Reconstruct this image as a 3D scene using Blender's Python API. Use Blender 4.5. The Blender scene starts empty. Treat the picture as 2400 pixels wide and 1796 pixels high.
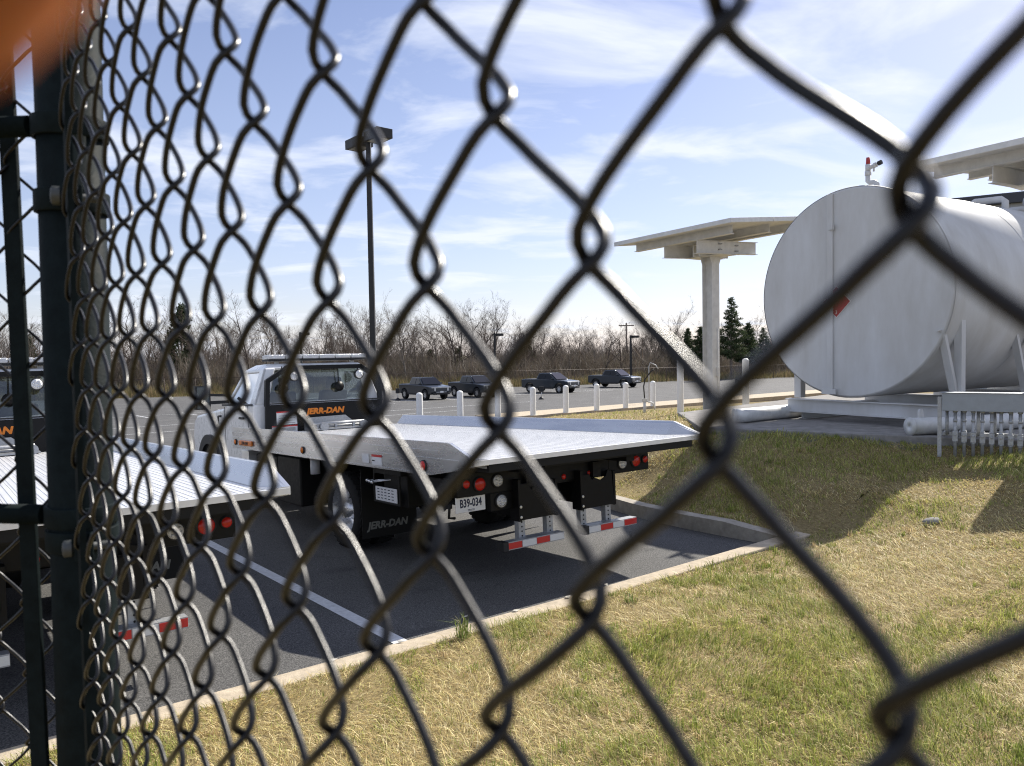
import bpy, bmesh, math, random
import numpy as np
from mathutils import Vector, Matrix, noise as mnoise
random.seed(7); rng = np.random.default_rng(11)
SC = bpy.context.scene
COL = SC.collection
rad = math.radians
LIFT = 1.9                      # the camera sits 1.9 m above the stall; everything is built round (0,0,0) and lifted at the end

# ------------------------------------------------------------------ camera
PITCH, ROLL = rad(2.2), rad(0.95)
FWD = Vector((0, math.cos(PITCH), -math.sin(PITCH)))
_u0 = Vector((0, math.sin(PITCH), math.cos(PITCH))); _r0 = Vector((1, 0, 0))
RT = _r0*math.cos(ROLL) - _u0*math.sin(ROLL)
UP = _u0*math.cos(ROLL) + _r0*math.sin(ROLL)
cd = bpy.data.cameras.new('camera'); cam = bpy.data.objects.new('camera', cd); COL.objects.link(cam)
cam.matrix_world = Matrix(((RT.x, UP.x, -FWD.x, 0), (RT.y, UP.y, -FWD.y, 0), (RT.z, UP.z, -FWD.z, LIFT), (0, 0, 0, 1)))
cd.sensor_width = 36; cd.lens = 36*1801/2400; cd.clip_start = 0.004; cd.clip_end = 3000
cd.dof.use_dof = True; cd.dof.focus_distance = 3.6; cd.dof.aperture_fstop = 11.5
SC.camera = cam

# ------------------------------------------------------------------ light
SUN_AZ, SUN_EL = rad(42), rad(39.5)          # azimuth from +Y towards +X
sun_dir = Vector((math.sin(SUN_AZ)*math.cos(SUN_EL), math.cos(SUN_AZ)*math.cos(SUN_EL), math.sin(SUN_EL)))
ld = bpy.data.lights.new('sun', 'SUN'); sun = bpy.data.objects.new('sun', ld); COL.objects.link(sun)
ld.energy = 4.8; ld.angle = rad(0.5); ld.color = (1, .94, .84)
sun.rotation_euler = (-sun_dir).to_track_quat('-Z', 'Y').to_euler(); sun.location = (20, 20, 40)
W = bpy.data.worlds.new('World'); SC.world = W; W.use_nodes = True
nt = W.node_tree; N = nt.nodes; L = nt.links; N.clear()
def nd(t, **k):
    n = N.new(t)
    for a, v in k.items(): setattr(n, a, v)
    return n
sky = nd('ShaderNodeTexSky', sky_type='NISHITA'); sky.sun_disc = False
sky.sun_elevation = SUN_EL; sky.sun_rotation = SUN_AZ; sky.altitude = 50; sky.air_density = 1.0; sky.dust_density = .6; sky.ozone_density = 2.5
bg = nd('ShaderNodeBackground'); bg.inputs[1].default_value = 0.076
out = nd('ShaderNodeOutputWorld')
tc = nd('ShaderNodeTexCoord'); sep = nd('ShaderNodeSeparateXYZ'); L.new(tc.outputs['Generated'], sep.inputs[0])
zc = nd('ShaderNodeMath', operation='MAXIMUM'); L.new(sep.outputs[2], zc.inputs[0]); zc.inputs[1].default_value = 0.02
za = nd('ShaderNodeMath', operation='ADD'); L.new(zc.outputs[0], za.inputs[0]); za.inputs[1].default_value = .12
dx = nd('ShaderNodeMath', operation='DIVIDE'); L.new(sep.outputs[0], dx.inputs[0]); L.new(za.outputs[0], dx.inputs[1])
dy = nd('ShaderNodeMath', operation='DIVIDE'); L.new(sep.outputs[1], dy.inputs[0]); L.new(za.outputs[0], dy.inputs[1])
cmb = nd('ShaderNodeCombineXYZ'); L.new(dx.outputs[0], cmb.inputs[0]); L.new(dy.outputs[0], cmb.inputs[1])
mp = nd('ShaderNodeMapping'); L.new(cmb.outputs[0], mp.inputs[0]); mp.inputs['Rotation'].default_value = (0, 0, rad(-50)); mp.inputs['Scale'].default_value = (.7, 1.0, 1)
n1 = nd('ShaderNodeTexNoise'); L.new(mp.outputs[0], n1.inputs[0]); n1.inputs['Scale'].default_value = 2.1; n1.inputs['Detail'].default_value = 10; n1.inputs['Roughness'].default_value = .58; n1.inputs['Distortion'].default_value = .45
n2 = nd('ShaderNodeTexNoise'); L.new(cmb.outputs[0], n2.inputs[0]); n2.inputs['Scale'].default_value = .45; n2.inputs['Detail'].default_value = 3
mul = nd('ShaderNodeMath', operation='MULTIPLY_ADD'); L.new(n2.outputs[0], mul.inputs[0]); mul.inputs[1].default_value = .55; L.new(n1.outputs[0], mul.inputs[2])
cr = nd('ShaderNodeValToRGB'); L.new(mul.outputs[0], cr.inputs[0])
cr.color_ramp.elements[0].position = .68; cr.color_ramp.elements[0].color = (0, 0, 0, 1); cr.color_ramp.elements[1].position = .93; cr.color_ramp.elements[1].color = (.85, .85, .85, 1)
# thin white veil near the horizon, as real hazy air gives
hz = nd('ShaderNodeMapRange'); L.new(zc.outputs[0], hz.inputs[0]); hz.inputs[1].default_value = .0; hz.inputs[2].default_value = .45; hz.inputs[3].default_value = .36; hz.inputs[4].default_value = .08
mx = nd('ShaderNodeMath', operation='MAXIMUM'); L.new(cr.outputs[0], mx.inputs[0]); L.new(hz.outputs[0], mx.inputs[1])
mix = nd('ShaderNodeMix', data_type='RGBA'); L.new(mx.outputs[0], mix.inputs[0]); tint = nd('ShaderNodeMix', data_type='RGBA', blend_type='MULTIPLY'); tint.inputs[0].default_value = 1; L.new(sky.outputs[0], tint.inputs[6]); tint.inputs[7].default_value = (1.05, .962, 1.09, 1)
L.new(tint.outputs[2], mix.inputs[6]); mix.inputs[7].default_value = (7.7, 8.15, 9.2, 1)
L.new(mix.outputs[2], bg.inputs[0]); L.new(bg.outputs[0], out.inputs[0])
vs = SC.view_settings; vs.view_transform = 'Standard'; vs.look = 'None'; vs.gamma = 1; vs.use_curve_mapping = False; vs.exposure = 0.72
SC.cycles.max_bounces = 6; SC.cycles.transparent_max_bounces = 16; SC.cycles.sample_clamp_indirect = 6; SC.cycles.use_denoising = True; SC.cycles.denoiser = 'OPENIMAGEDENOISE'; SC.cycles.denoising_prefilter = 'NONE'; SC.cycles.denoising_input_passes = 'RGB_ALBEDO_NORMAL'
SC.cycles.filter_width = 1.1; SC.cycles.caustics_reflective = False; SC.cycles.caustics_refractive = False

# ------------------------------------------------------------------ materials
MATS = {}
def mat(name, col, rough=.5, metal=0., nscale=0, namt=0., rvar=0., bump=0., bscale=40, spec=.5, stretch=None, coat=0., dirt=None):
    """principled with object-space noise in colour, roughness and bump"""
    if name in MATS: return MATS[name]
    m = bpy.data.materials.new(name); m.use_nodes = True; t = m.node_tree; p = t.nodes['Principled BSDF']
    p.inputs['Base Color'].default_value = (*col, 1); p.inputs['Roughness'].default_value = rough; p.inputs['Metallic'].default_value = metal
    p.inputs['Specular IOR Level'].default_value = spec; p.inputs['Coat Weight'].default_value = coat; p.inputs['Coat Roughness'].default_value = .08
    if nscale or bump:
        c = t.nodes.new('ShaderNodeTexCoord'); src = c.outputs['Object']
        if stretch:
            mpn = t.nodes.new('ShaderNodeMapping'); mpn.inputs['Scale'].default_value = stretch; t.links.new(src, mpn.inputs[0]); src = mpn.outputs[0]
    if nscale:
        n = t.nodes.new('ShaderNodeTexNoise'); n.inputs['Scale'].default_value = nscale; n.inputs['Detail'].default_value = 6; n.inputs['Roughness'].default_value = .65; t.links.new(src, n.inputs[0])
        r = t.nodes.new('ShaderNodeValToRGB'); t.links.new(n.outputs[0], r.inputs[0])
        d = dirt or tuple(max(0, x*(1-namt)) for x in col); l = tuple(min(1, x*(1+namt)) for x in col)
        r.color_ramp.elements[0].position = .3; r.color_ramp.elements[0].color = (*d, 1); r.color_ramp.elements[1].position = .7; r.color_ramp.elements[1].color = (*l, 1)
        t.links.new(r.outputs[0], p.inputs['Base Color'])
        if rvar:
            mr = t.nodes.new('ShaderNodeMapRange'); t.links.new(n.outputs[0], mr.inputs[0]); mr.inputs[1].default_value = .3; mr.inputs[2].default_value = .7
            mr.inputs[3].default_value = rough-rvar; mr.inputs[4].default_value = rough+rvar; t.links.new(mr.outputs[0], p.inputs['Roughness'])
    if bump:
        b = t.nodes.new('ShaderNodeBump'); n = t.nodes.new('ShaderNodeTexNoise'); n.inputs['Scale'].default_value = bscale; n.inputs['Detail'].default_value = 5; t.links.new(src, n.inputs[0])
        t.links.new(n.outputs[0], b.inputs['Height']); b.inputs['Strength'].default_value = bump; b.inputs['Distance'].default_value = .01; t.links.new(b.outputs[0], p.inputs['Normal'])
    MATS[name] = m; return m
def glassmat(name, tint=(.75, .8, .8), refl=.12, op=.25):
    if name in MATS: return MATS[name]
    m = bpy.data.materials.new(name); m.use_nodes = True; t = m.node_tree; t.nodes.clear()
    o = t.nodes.new('ShaderNodeOutputMaterial'); tr = t.nodes.new('ShaderNodeBsdfTransparent'); tr.inputs[0].default_value = (*tint, 1)
    g = t.nodes.new('ShaderNodeBsdfGlossy'); g.inputs['Roughness'].default_value = .02; fr = t.nodes.new('ShaderNodeFresnel'); fr.inputs[0].default_value = 1.5
    a = t.nodes.new('ShaderNodeMath'); a.operation = 'ADD'; a.inputs[1].default_value = refl; a.use_clamp = True; t.links.new(fr.outputs[0], a.inputs[0])
    mx = t.nodes.new('ShaderNodeMixShader'); t.links.new(a.outputs[0], mx.inputs[0]); t.links.new(tr.outputs[0], mx.inputs[1]); t.links.new(g.outputs[0], mx.inputs[2]); t.links.new(mx.outputs[0], o.inputs[0])
    MATS[name] = m; return m
def asphalt_mat():
    m = bpy.data.materials.new('asphalt'); m.use_nodes = True; t = m.node_tree; p = t.nodes['Principled BSDF']; nn = t.nodes.new; lk = t.links.new
    g = nn('ShaderNodeNewGeometry')
    a = nn('ShaderNodeTexNoise'); a.inputs['Scale'].default_value = 95; a.inputs['Detail'].default_value = 3; a.inputs['Roughness'].default_value = .75; lk(g.outputs[0], a.inputs[0])
    b = nn('ShaderNodeTexNoise'); b.inputs['Scale'].default_value = .7; b.inputs['Detail'].default_value = 6; lk(g.outputs[0], b.inputs[0])
    r = nn('ShaderNodeValToRGB'); lk(a.outputs[0], r.inputs[0]); e = r.color_ramp.elements
    e[0].position = .36; e[0].color = (.026, .026, .027, 1); e[1].position = .63; e[1].color = (.17, .166, .16, 1)
    x = e.new(.5); x.color = (.086, .085, .083, 1)
    r2 = nn('ShaderNodeMapRange'); lk(b.outputs[0], r2.inputs[0]); r2.inputs[1].default_value = .3; r2.inputs[2].default_value = .7; r2.inputs[3].default_value = .78; r2.inputs[4].default_value = 1.15
    mu = nn('ShaderNodeMix'); mu.data_type = 'RGBA'; mu.blend_type = 'MULTIPLY'; mu.inputs[0].default_value = 1; lk(r.outputs[0], mu.inputs[6]); lk(r2.outputs[0], mu.inputs[7]); lk(mu.outputs[2], p.inputs['Base Color'])
    st = nn('ShaderNodeTexNoise'); st.inputs['Scale'].default_value = 1.9; st.inputs['Detail'].default_value = 4; st.inputs['Distortion'].default_value = .6; lk(g.outputs[0], st.inputs[0])
    sr = nn('ShaderNodeMapRange'); lk(st.outputs[0], sr.inputs[0]); sr.inputs[1].default_value = .60; sr.inputs[2].default_value = .70; sr.inputs[3].default_value = 1; sr.inputs[4].default_value = .72
    mu2 = nn('ShaderNodeMix'); mu2.data_type = 'RGBA'; mu2.blend_type = 'MULTIPLY'; mu2.inputs[0].default_value = 1; lk(mu.outputs[2], mu2.inputs[6]); lk(sr.outputs[0], mu2.inputs[7]); lk(mu2.outputs[2], p.inputs['Base Color'])
    bp = nn('ShaderNodeBump'); bp.inputs['Strength'].default_value = .55; bp.inputs['Distance'].default_value = .006; lk(a.outputs[0], bp.inputs['Height']); lk(bp.outputs[0], p.inputs['Normal'])
    p.inputs['Roughness'].default_value = .82; p.inputs['Specular IOR Level'].default_value = .35
    MATS['asphalt'] = m; return m
def soil_mat():
    m = bpy.data.materials.new('dry_turf'); m.use_nodes = True; t = m.node_tree; p = t.nodes['Principled BSDF']; nn = t.nodes.new; lk = t.links.new
    g = nn('ShaderNodeNewGeometry'); a = nn('ShaderNodeTexNoise'); a.inputs['Scale'].default_value = 30; a.inputs['Detail'].default_value = 6; a.inputs['Roughness'].default_value = .8; lk(g.outputs[0], a.inputs[0])
    r = nn('ShaderNodeValToRGB'); lk(a.outputs[0], r.inputs[0]); e = r.color_ramp.elements
    e[0].position = .3; e[0].color = (.10, .075, .035, 1); e[1].position = .7; e[1].color = (.33, .26, .13, 1)
    lk(r.outputs[0], p.inputs['Base Color']); p.inputs['Roughness'].default_value = .95; p.inputs['Specular IOR Level'].default_value = .1
    return m
def attr_mat(name, rough=.6, trans=.3):
    m = bpy.data.materials.new(name); m.use_nodes = True; t = m.node_tree; p = t.nodes['Principled BSDF']
    a = t.nodes.new('ShaderNodeAttribute'); a.attribute_name = 'col'; t.links.new(a.outputs[0], p.inputs['Base Color'])
    p.inputs['Roughness'].default_value = rough; p.inputs['Specular IOR Level'].default_value = .25
    tr = t.nodes.new('ShaderNodeBsdfTranslucent'); t.links.new(a.outputs[0], tr.inputs[0]); mx = t.nodes.new('ShaderNodeMixShader'); mx.inputs[0].default_value = trans
    o = t.nodes['Material Output']; t.links.new(p.outputs[0], mx.inputs[1]); t.links.new(tr.outputs[0], mx.inputs[2]); t.links.new(mx.outputs[0], o.inputs[0]); return m

M_wire = mat('black_vinyl', (.005, .005, .006), .30, 0, 300, .5, .06, 0, 500, spec=.38)
M_post = mat('black_powder_coat', (.008, .0125, .0135), .6, 0, 60, .35, .06, .08, 300, spec=.05)
M_steel = mat('galvanized_steel', (.40, .41, .425), .45, .35, 35, .22, .1)
M_rust = mat('zinc_bolt', (.3, .3, .3), .35, .9, 80, .3)
M_asph = asphalt_mat()
M_conc = mat('concrete', (.46, .39, .295), .9, 0, 14, .22, .05, .35, 90, spec=.2)
M_concg = mat('grey_concrete', (.25, .24, .23), .9, 0, 6, .3, .05, .3, 80, spec=.2)
M_paint = mat('line_paint', (.62, .63, .64), .75, 0, 22, .18, .05, .3, 120)
M_white = mat('truck_white', (.78, .79, .8), .28, 0, 6, .03, .03, coat=.6)
M_black = mat('satin_black', (.006, .006, .0065), .45, 0, 25, .35, .1, spec=.22)
M_blk2 = mat('chassis_black', (.006, .006, .006), .6, 0, 20, .4, .1, spec=.3)
M_alu = mat('aluminium', (.80, .80, .80), .46, .55, 3, .05, .06, 0, 40, stretch=(5, .35, 5))
M_rail = mat('rail_aluminium', (.66, .67, .69), .28, .8, 2.5, .05, .06, 0, 30, stretch=(4, .5, 4))
M_mirror = mat('mirror_glass', (.03, .045, .05), .05, 0, spec=.8)
M_rub = mat('rubber', (.018, .018, .018), .8, 0, 40, .3, .05, .25, 90, spec=.3)
M_rim = mat('polished_rim', (.70, .71, .73), .3, .85, 30, .1, .08)
M_glass = glassmat('window_glass')
M_dglass = mat('dark_glass', (.004, .005, .006), .05, 0, spec=.45)
M_red = mat('red_lens', (.55, .02, .012), .22, 0, 200, .2)
M_amber = mat('amber_lens', (.75, .2, .02), .25, 0, 200, .2)
M_clear = mat('clear_lens', (.75, .76, .77), .16, .35, 220, .35, .1, .6, 260)
M_tapew = mat('white_reflective', (.72, .74, .77), .3, .2, 300, .08)
M_taper = mat('red_reflective', (.58, .03, .03), .3, 0, 300, .15)
M_label = mat('white_label', (.78, .78, .78), .5, 0, 30, .04)
M_orange = mat('orange_paint', (.85, .24, .015), .45, 0, 40, .08)
M_greytext = mat('grey_print', (.20, .20, .18), .6)
M_ink = mat('ink', (.02, .025, .06), .6)
M_seat = mat('seat_grey', (.10, .10, .105), .8, 0, 30, .2)
M_tank = mat('tank_white', (.60, .61, .62), .5, 0, 2.2, .05, .06, 0, 9, coat=.0, stretch=(1, 1, .3), dirt=(.50, .495, .48))
M_cream = mat('canopy_cream', (.66, .655, .635), .55, 0, 5, .12, .05, .05, 30)
M_bolw = mat('bollard_white', (.80, .80, .79), .5, 0, 7, .06, .05)
M_pickup = mat('pickup_paint', (.024, .032, .044), .32, .45, 5, .06, coat=.7)
M_plastic = mat('black_plastic', (.014, .014, .015), .6, 0, 20, .2)
M_dpole = mat('bronze_pole', (.014, .013, .012), .5, 0, 10, .3)
M_lens = mat('lamp_lens', (.45, .44, .38), .3, 0, 40, .1)
M_bark = mat('bark', (.20, .165, .14), .9, 0, 5, .35, spec=.15)
M_twig = mat('twig', (.165, .125, .105), .9, 0, 3, .3, spec=.1)
M_build = mat('metal_siding', (.36, .38, .40), .5, .1, 8, .06)
M_dark = mat('dark_trim', (.03, .035, .045), .5)
M_lawn = soil_mat(); M_blade = attr_mat('grass_blade', .55, .35); M_leaf = attr_mat('leaf', .7, .25)

# ------------------------------------------------------------------ mesh builder
class MB:
    def __init__(s): s.v = []; s.f = []; s.m = []; s.sm = []
    def add(s, vs_, fs, m=0, smooth=False):
        o = len(s.v); s.v += [tuple(v) for v in vs_]
        for f in fs: s.f.append([i+o for i in f]); s.m.append(m); s.sm.append(smooth)
        return s
    def hexa(s, p, m=0):      # 8 points: bottom 4 ccw, top 4
        return s.add(p, [(3, 2, 1, 0), (4, 5, 6, 7), (0, 1, 5, 4), (1, 2, 6, 5), (2, 3, 7, 6), (3, 0, 4, 7)], m)
    def box(s, x0, x1, y0, y1, z0, z1, m=0):
        return s.hexa([(x0, y0, z0), (x1, y0, z0), (x1, y1, z0), (x0, y1, z0), (x0, y0, z1), (x1, y0, z1), (x1, y1, z1), (x0, y1, z1)], m)
    def bar(s, a, b, w, h=None, up=(0, 0, 1), m=0):
        a = Vector(a); b = Vector(b); d = (b-a).normalized(); u = Vector(up); r = d.cross(u)
        if r.length < 1e-4: r = d.cross(Vector((1, 0, 0)))
        r.normalize(); u = r.cross(d); h = h or w; r = r*w/2; u = u*h/2
        return s.hexa([a-r-u, a+r-u, b+r-u, b-r-u, a-r+u, a+r+u, b+r+u, b-r+u], m)
    def tube(s, pts, r, n=8, m=0, cap=True, smooth=True):
        pts = [Vector(p) for p in pts]; rs = r if isinstance(r, (list, tuple)) else [r]*len(pts); rings = []; o = len(s.v); prev = None
        for i, p in enumerate(pts):
            d = (pts[min(i+1, len(pts)-1)]-pts[max(i-1, 0)]).normalized()
            if prev is None:
                x = d.cross(Vector((0, 0, 1)));
                if x.length < 1e-3: x = d.cross(Vector((1, 0, 0)))
            else:
                x = prev - d*prev.dot(d)
            x.normalize(); prev = x; y = d.cross(x)
            s.v += [tuple(p+(x*math.cos(2*math.pi*k/n)+y*math.sin(2*math.pi*k/n))*rs[i]) for k in range(n)]
        for i in range(len(pts)-1):
            for k in range(n):
                s.f.append([o+i*n+k, o+i*n+(k+1) % n, o+(i+1)*n+(k+1) % n, o+(i+1)*n+k]); s.m.append(m); s.sm.append(smooth)
        if cap:
            s.f.append([o+k for k in range(n)][::-1]); s.m.append(m); s.sm.append(False)
            s.f.append([o+(len(pts)-1)*n+k for k in range(n)]); s.m.append(m); s.sm.append(False)
        return s
    def cyl(s, a, b, r, n=16, m=0, r2=None): return s.tube([a, b], [r, r if r2 is None else r2], n, m)
    def prism(s, poly, axis, t0, t1, m=0):    # poly in the two other axes (cyclic order after axis), extruded along axis
        n = len(poly)
        def P(a, b, t): return {0: (t, a, b), 1: (a, t, b), 2: (a, b, t)}[axis]
        vs_ = [P(a, b, t0) for a, b in poly]+[P(a, b, t1) for a, b in poly]
        fs = [list(range(n))[::-1], list(range(n, 2*n))]+[(i, (i+1) % n, n+(i+1) % n, n+i) for i in range(n)]
        return s.add(vs_, fs, m)
    def lathe(s, prof, c, axis=(1, 0, 0), n=32, m=0):    # profile (r, h) turned round axis through c
        ax = Vector(axis).normalized(); x = ax.orthogonal().normalized(); y = ax.cross(x); c = Vector(c); o = len(s.v); k_ = len(prof)
        for r, h in prof:
            s.v += [tuple(c+ax*h+(x*math.cos(2*math.pi*k/n)+y*math.sin(2*math.pi*k/n))*r) for k in range(n)]
        for i in range(k_-1):
            for k in range(n):
                s.f.append([o+i*n+k, o+i*n+(k+1) % n, o+(i+1)*n+(k+1) % n, o+(i+1)*n+k]); s.m.append(m); s.sm.append(True)
        return s
    def build(s, name, mats, parent=None, bevel=0, seg=2, recalc=True):
        me = bpy.data.meshes.new(name); me.from_pydata(s.v, [], s.f)
        mats = mats if isinstance(mats, (list, tuple)) else [mats]
        for mm in mats: me.materials.append(mm)
        me.polygons.foreach_set('material_index', s.m); me.polygons.foreach_set('use_smooth', s.sm)
        if recalc:
            b = bmesh.new(); b.from_mesh(me); bmesh.ops.recalc_face_normals(b, faces=b.faces); b.to_mesh(me); b.free()
        me.update(); o = bpy.data.objects.new(name, me); COL.objects.link(o)
        if parent: o.parent = parent
        if bevel:
            bv = o.modifiers.new('bevel', 'BEVEL'); bv.width = bevel; bv.segments = seg; bv.limit_method = 'ANGLE'; bv.angle_limit = rad(35); bv.harden_normals = False
        return o
def tag(o, label=None, cat=None, group=None, kind=None):
    if label: o['label'] = label
    if cat: o['category'] = cat
    if group: o['group'] = group
    if kind: o['kind'] = kind
    return o
def thing(name, label, cat, loc=(0, 0, 0), rz=0, group=None):
    o = bpy.data.objects.new(name, None); COL.objects.link(o); o.location = loc; o.rotation_euler = (0, 0, rz); o.empty_display_size = .2
    return tag(o, label, cat, group)
def kids(o): return [c for c in bpy.data.objects if c.parent == o]
KIDS = {}
def dup(root, label=None, group=None):
    def tree(o):
        if o.name not in KIDS: KIDS[o.name] = kids(o)
        return KIDS[o.name]
    def cp(o, par):
        c = o.copy(); COL.objects.link(c)
        if par: c.parent = par
        for k in tree(o): cp(k, c)
        return c
    r = cp(root, None)
    if label: r['label'] = label
    if group: r['group'] = group
    return r
def text(name, body, size, m, parent, mw, extrude=.002, shear=0, bold=0, align='CENTER', sx=1):
    cu = bpy.data.curves.new(name, 'FONT'); cu.body = body; cu.size = size; cu.extrude = extrude; cu.shear = shear; cu.offset = bold; cu.align_x = align; cu.align_y = 'CENTER'; cu.resolution_u = 2
    t = bpy.data.objects.new('tmp', cu); COL.objects.link(t); bpy.context.view_layer.update()
    me = bpy.data.meshes.new_from_object(t.evaluated_get(bpy.context.evaluated_depsgraph_get())); bpy.data.objects.remove(t); bpy.data.curves.remove(cu)
    me.transform(mw @ Matrix.Diagonal((sx, 1, 1, 1))); me.materials.clear(); me.materials.append(m); me.name = name
    o = bpy.data.objects.new(name, me); COL.objects.link(o)
    if parent: o.parent = parent
    return o
def frame(x, y, o):      # matrix with text x and y axes
    x = Vector(x).normalized(); y = Vector(y); y = (y-x*y.dot(x)).normalized(); z = x.cross(y)
    return Matrix(((x.x, y.x, z.x, o[0]), (x.y, y.y, z.y, o[1]), (x.z, y.z, z.z, o[2]), (0, 0, 0, 1)))

# ------------------------------------------------------------------ site frame (r to the truck's right, f to its front)
TY = rad(127.04); FH = Vector((math.cos(TY), math.sin(TY), 0)); RH = Vector((FH.y, -FH.x, 0)); T0 = Vector((.768, 6.645, 0))
def S(r, s, z=None):
    p = T0+RH*r+FH*s; p.z = lot_z(r, s) if z is None else z; return p
def lot_z(r, s):
    t = -1.942-.043*s
    lo = -3.86
    k = .35
    return lo+k*math.log1p(math.exp(min(30, (t-lo)/k)))
def rs_of(x, y):
    d = Vector((x, y, 0))-T0; return d.dot(RH), d.dot(FH)
exec_order = True
# lawn heights
LP = np.array([(-40, -25, -2.2), (-20, -20, -2.1), (-6, 0, -1.9), (-2, 2, -1.81), (0, 0, -1.72), (2, 0, -1.68), (4, 2, -1.58), (0, 3, -1.79), (2, 4.5, -1.75), (3.3, 6, -1.68),
    (3.4, 7.4, -1.64), (4.4, 8, -1.45), (5.1, 8.9, -1.32), (3.6, 9.3, -1.40), (2.95, 10.8, -1.22), (4.1, 9.85, -1.24), (5.6, 8.4, -1.25), (9.3, 5.4, -1.22), (2.45, 12.4, -1.24), (2.4, 13.8, -1.28), (4, 16, -1.5), (9, 20, -1.4), (5.5, 21.1, -1.70),
    (2.5, 7.2, -1.80), (2.2, 8.5, -1.72), (1.05, 10.6, -1.90), (.4, 13.8, -2.03), (-.1, 17, -2.2), (3, 21, -1.95), (0, 25, -2.3), (3, 29, -2.32), (7, 31, -2.32), (9, 26, -1.95), (14, 12, -1.2), (20, 20, -1.6), (18, 34, -2.3), (12, 5, -1.2), (20, -10, -1.5), (8, 0, -1.45), (45, 20, -1.9), (45, -30, -1.6), (-1.4, 4.05, -1.87), (.4, 5.4, -1.87), (-3.5, 2.5, -1.9)])
KB = [(-.57, 1.92), (0, 1.92), (.8, 1.99), (1.6, 2.13), (3, 2.55), (4.2, 3.05), (6, 4.0), (9, 5.9), (12, 8.2), (15, 10.6), (17.2, 12.2)]
PADP = [(9.2, 6.8), (2.74, 11.2), (3.0, 13.9), (8.5, 19.5), (16.5, 13)]
def _tk(d): return d**1.5
_n = len(LP); _A = np.zeros((_n+3, _n+3)); _A[:_n, :_n] = _tk(np.hypot(LP[:, None, 0]-LP[None, :, 0], LP[:, None, 1]-LP[None, :, 1]))+np.eye(_n)*.02
_A[:_n, _n] = 1; _A[:_n, _n+1:] = LP[:, :2]; _A[_n:, :_n] = _A[:_n, _n:].T
LW = np.linalg.solve(_A, np.concatenate([LP[:, 2], [0, 0, 0]]))
def lawn_zv(X, Y):
    X = np.asarray(X, float); Y = np.asarray(Y, float)
    z = LW[-3]+LW[-2]*X+LW[-1]*Y+(_tk(np.hypot(LP[:, 0, None]-X[None], LP[:, 1, None]-Y[None]))*LW[:-3, None]).sum(0)
    dx = X-T0.x; dy = Y-T0.y; r = dx*RH.x+dy*RH.y; s = dx*FH.x+dy*FH.y
    d1 = np.hypot(r-np.minimum(r, 2.2), s+.6); zk = np.full(len(X), -1.866); dm = d1.copy()
    for q in np.linspace(-.57, 17, 90):
        kr = np.interp(q, [k[0] for k in KB], [k[1] for k in KB])+.16; dq = np.hypot(r-kr, s-q); kz = -1.942-.043*q+min(.15, .08+.07*(q+.57)/.77)
        u = dq < dm; dm = np.where(u, dq, dm); zk = np.where(u, kz, zk)
    a = np.clip(dm/1.1, 0, 1); a = a*a*(3-2*a); z = zk*(1-a)+z*a
    ok = np.ones(len(X), bool)
    for i in range(5):
        (xa, ya), (xb, yb) = PADP[i], PADP[(i+1) % 5]; ok &= ((xb-xa)*(Y-ya)-(yb-ya)*(X-xa)) < -.25*math.hypot(xb-xa, yb-ya)
    return np.where(ok, np.minimum(z, -1.45), z)
def lawn_z(x, y): return float(lawn_zv([x], [y])[0])
def kerb_r(s): return float(np.interp(s, [k[0] for k in KB], [k[1] for k in KB]))
def grid_obj(name, P, mats, kind='structure'):
    n, m_ = len(P), len(P[0]); v = [p for row in P for p in row]; f = [(i*m_+j, i*m_+j+1, (i+1)*m_+j+1, (i+1)*m_+j) for i in range(n-1) for j in range(m_-1)]
    b = MB(); b.add(v, f, 0, True); o = b.build(name, mats); tag(o, kind=kind); return o
def smooth_kerb(n=40): return [(-.57+(17.2+.57)*(i/n)**1.3) for i in range(n+1)]

# ------------------------------------------------------------------ ground sheets
b = MB(); b.add([(-1500, -300, -4.4), (1500, -300, -4.4), (1500, 2500, -4.4), (-1500, 2500, -4.4)], [(0, 1, 2, 3)])
tag(b.build('ground', mat('far_grass', (.19, .16, .085), .95, 0, .25, .35, spec=.1)), kind='structure')
svals = [-.42, -.1, .5, 1.5, 3, 5, 8, 11, 14, 17, 20, 24, 28, 32, 36, 40, 44, 48, 52, 60]
P = []
for i in range(61):
    r = -120+i*4; smx = 84.7-.4027*r
    P.append([S(r, s) for s in svals]+[S(r, max(smx, 61+.01*i))])
grid_obj('parking_lot', P, M_asph)
# painted lines, 4 mm above the lot
b = MB()
def line(r0, s0, r1, s1, w=.1, dz=.004):
    n = max(1, int(math.hypot(r1-r0, s1-s0)/1.2)); d = Vector((r1-r0, s1-s0)).normalized(); q = Vector((-d.y, d.x))*w/2
    for i in range(n):
        a = i/n; c = (i+1)/n; p0 = (r0+(r1-r0)*a, s0+(s1-s0)*a); p1 = (r0+(r1-r0)*c, s0+(s1-s0)*c)
        v = []
        for (u, sgn) in ((p0, 1), (p0, -1), (p1, -1), (p1, 1)):
            x = S(u[0]+q.x*sgn, u[1]+q.y*sgn); x.z += dz; v.append(x)
        b.add(v, [(0, 1, 2, 3)])
for k in range(8): line(-2.17-4.1*k, -.41, -2.13-4.1*k, 5.6, .105)
for k in range(34): line(-46+2.9*k, 47.5, -46+2.9*k, 53, .1)
line(-46, 50.2, 50, 50.2, .1)
for k in range(16): line(-52+2.9*k, 17, -52+2.9*k, 22.5)
line(-52, 22.5, -8.5, 22.5); line(-40, 29, 20, 33, .12); line(-30, 38, 30, 38, .12)
tag(b.build('parking_lines', M_paint), kind='structure')
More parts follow.
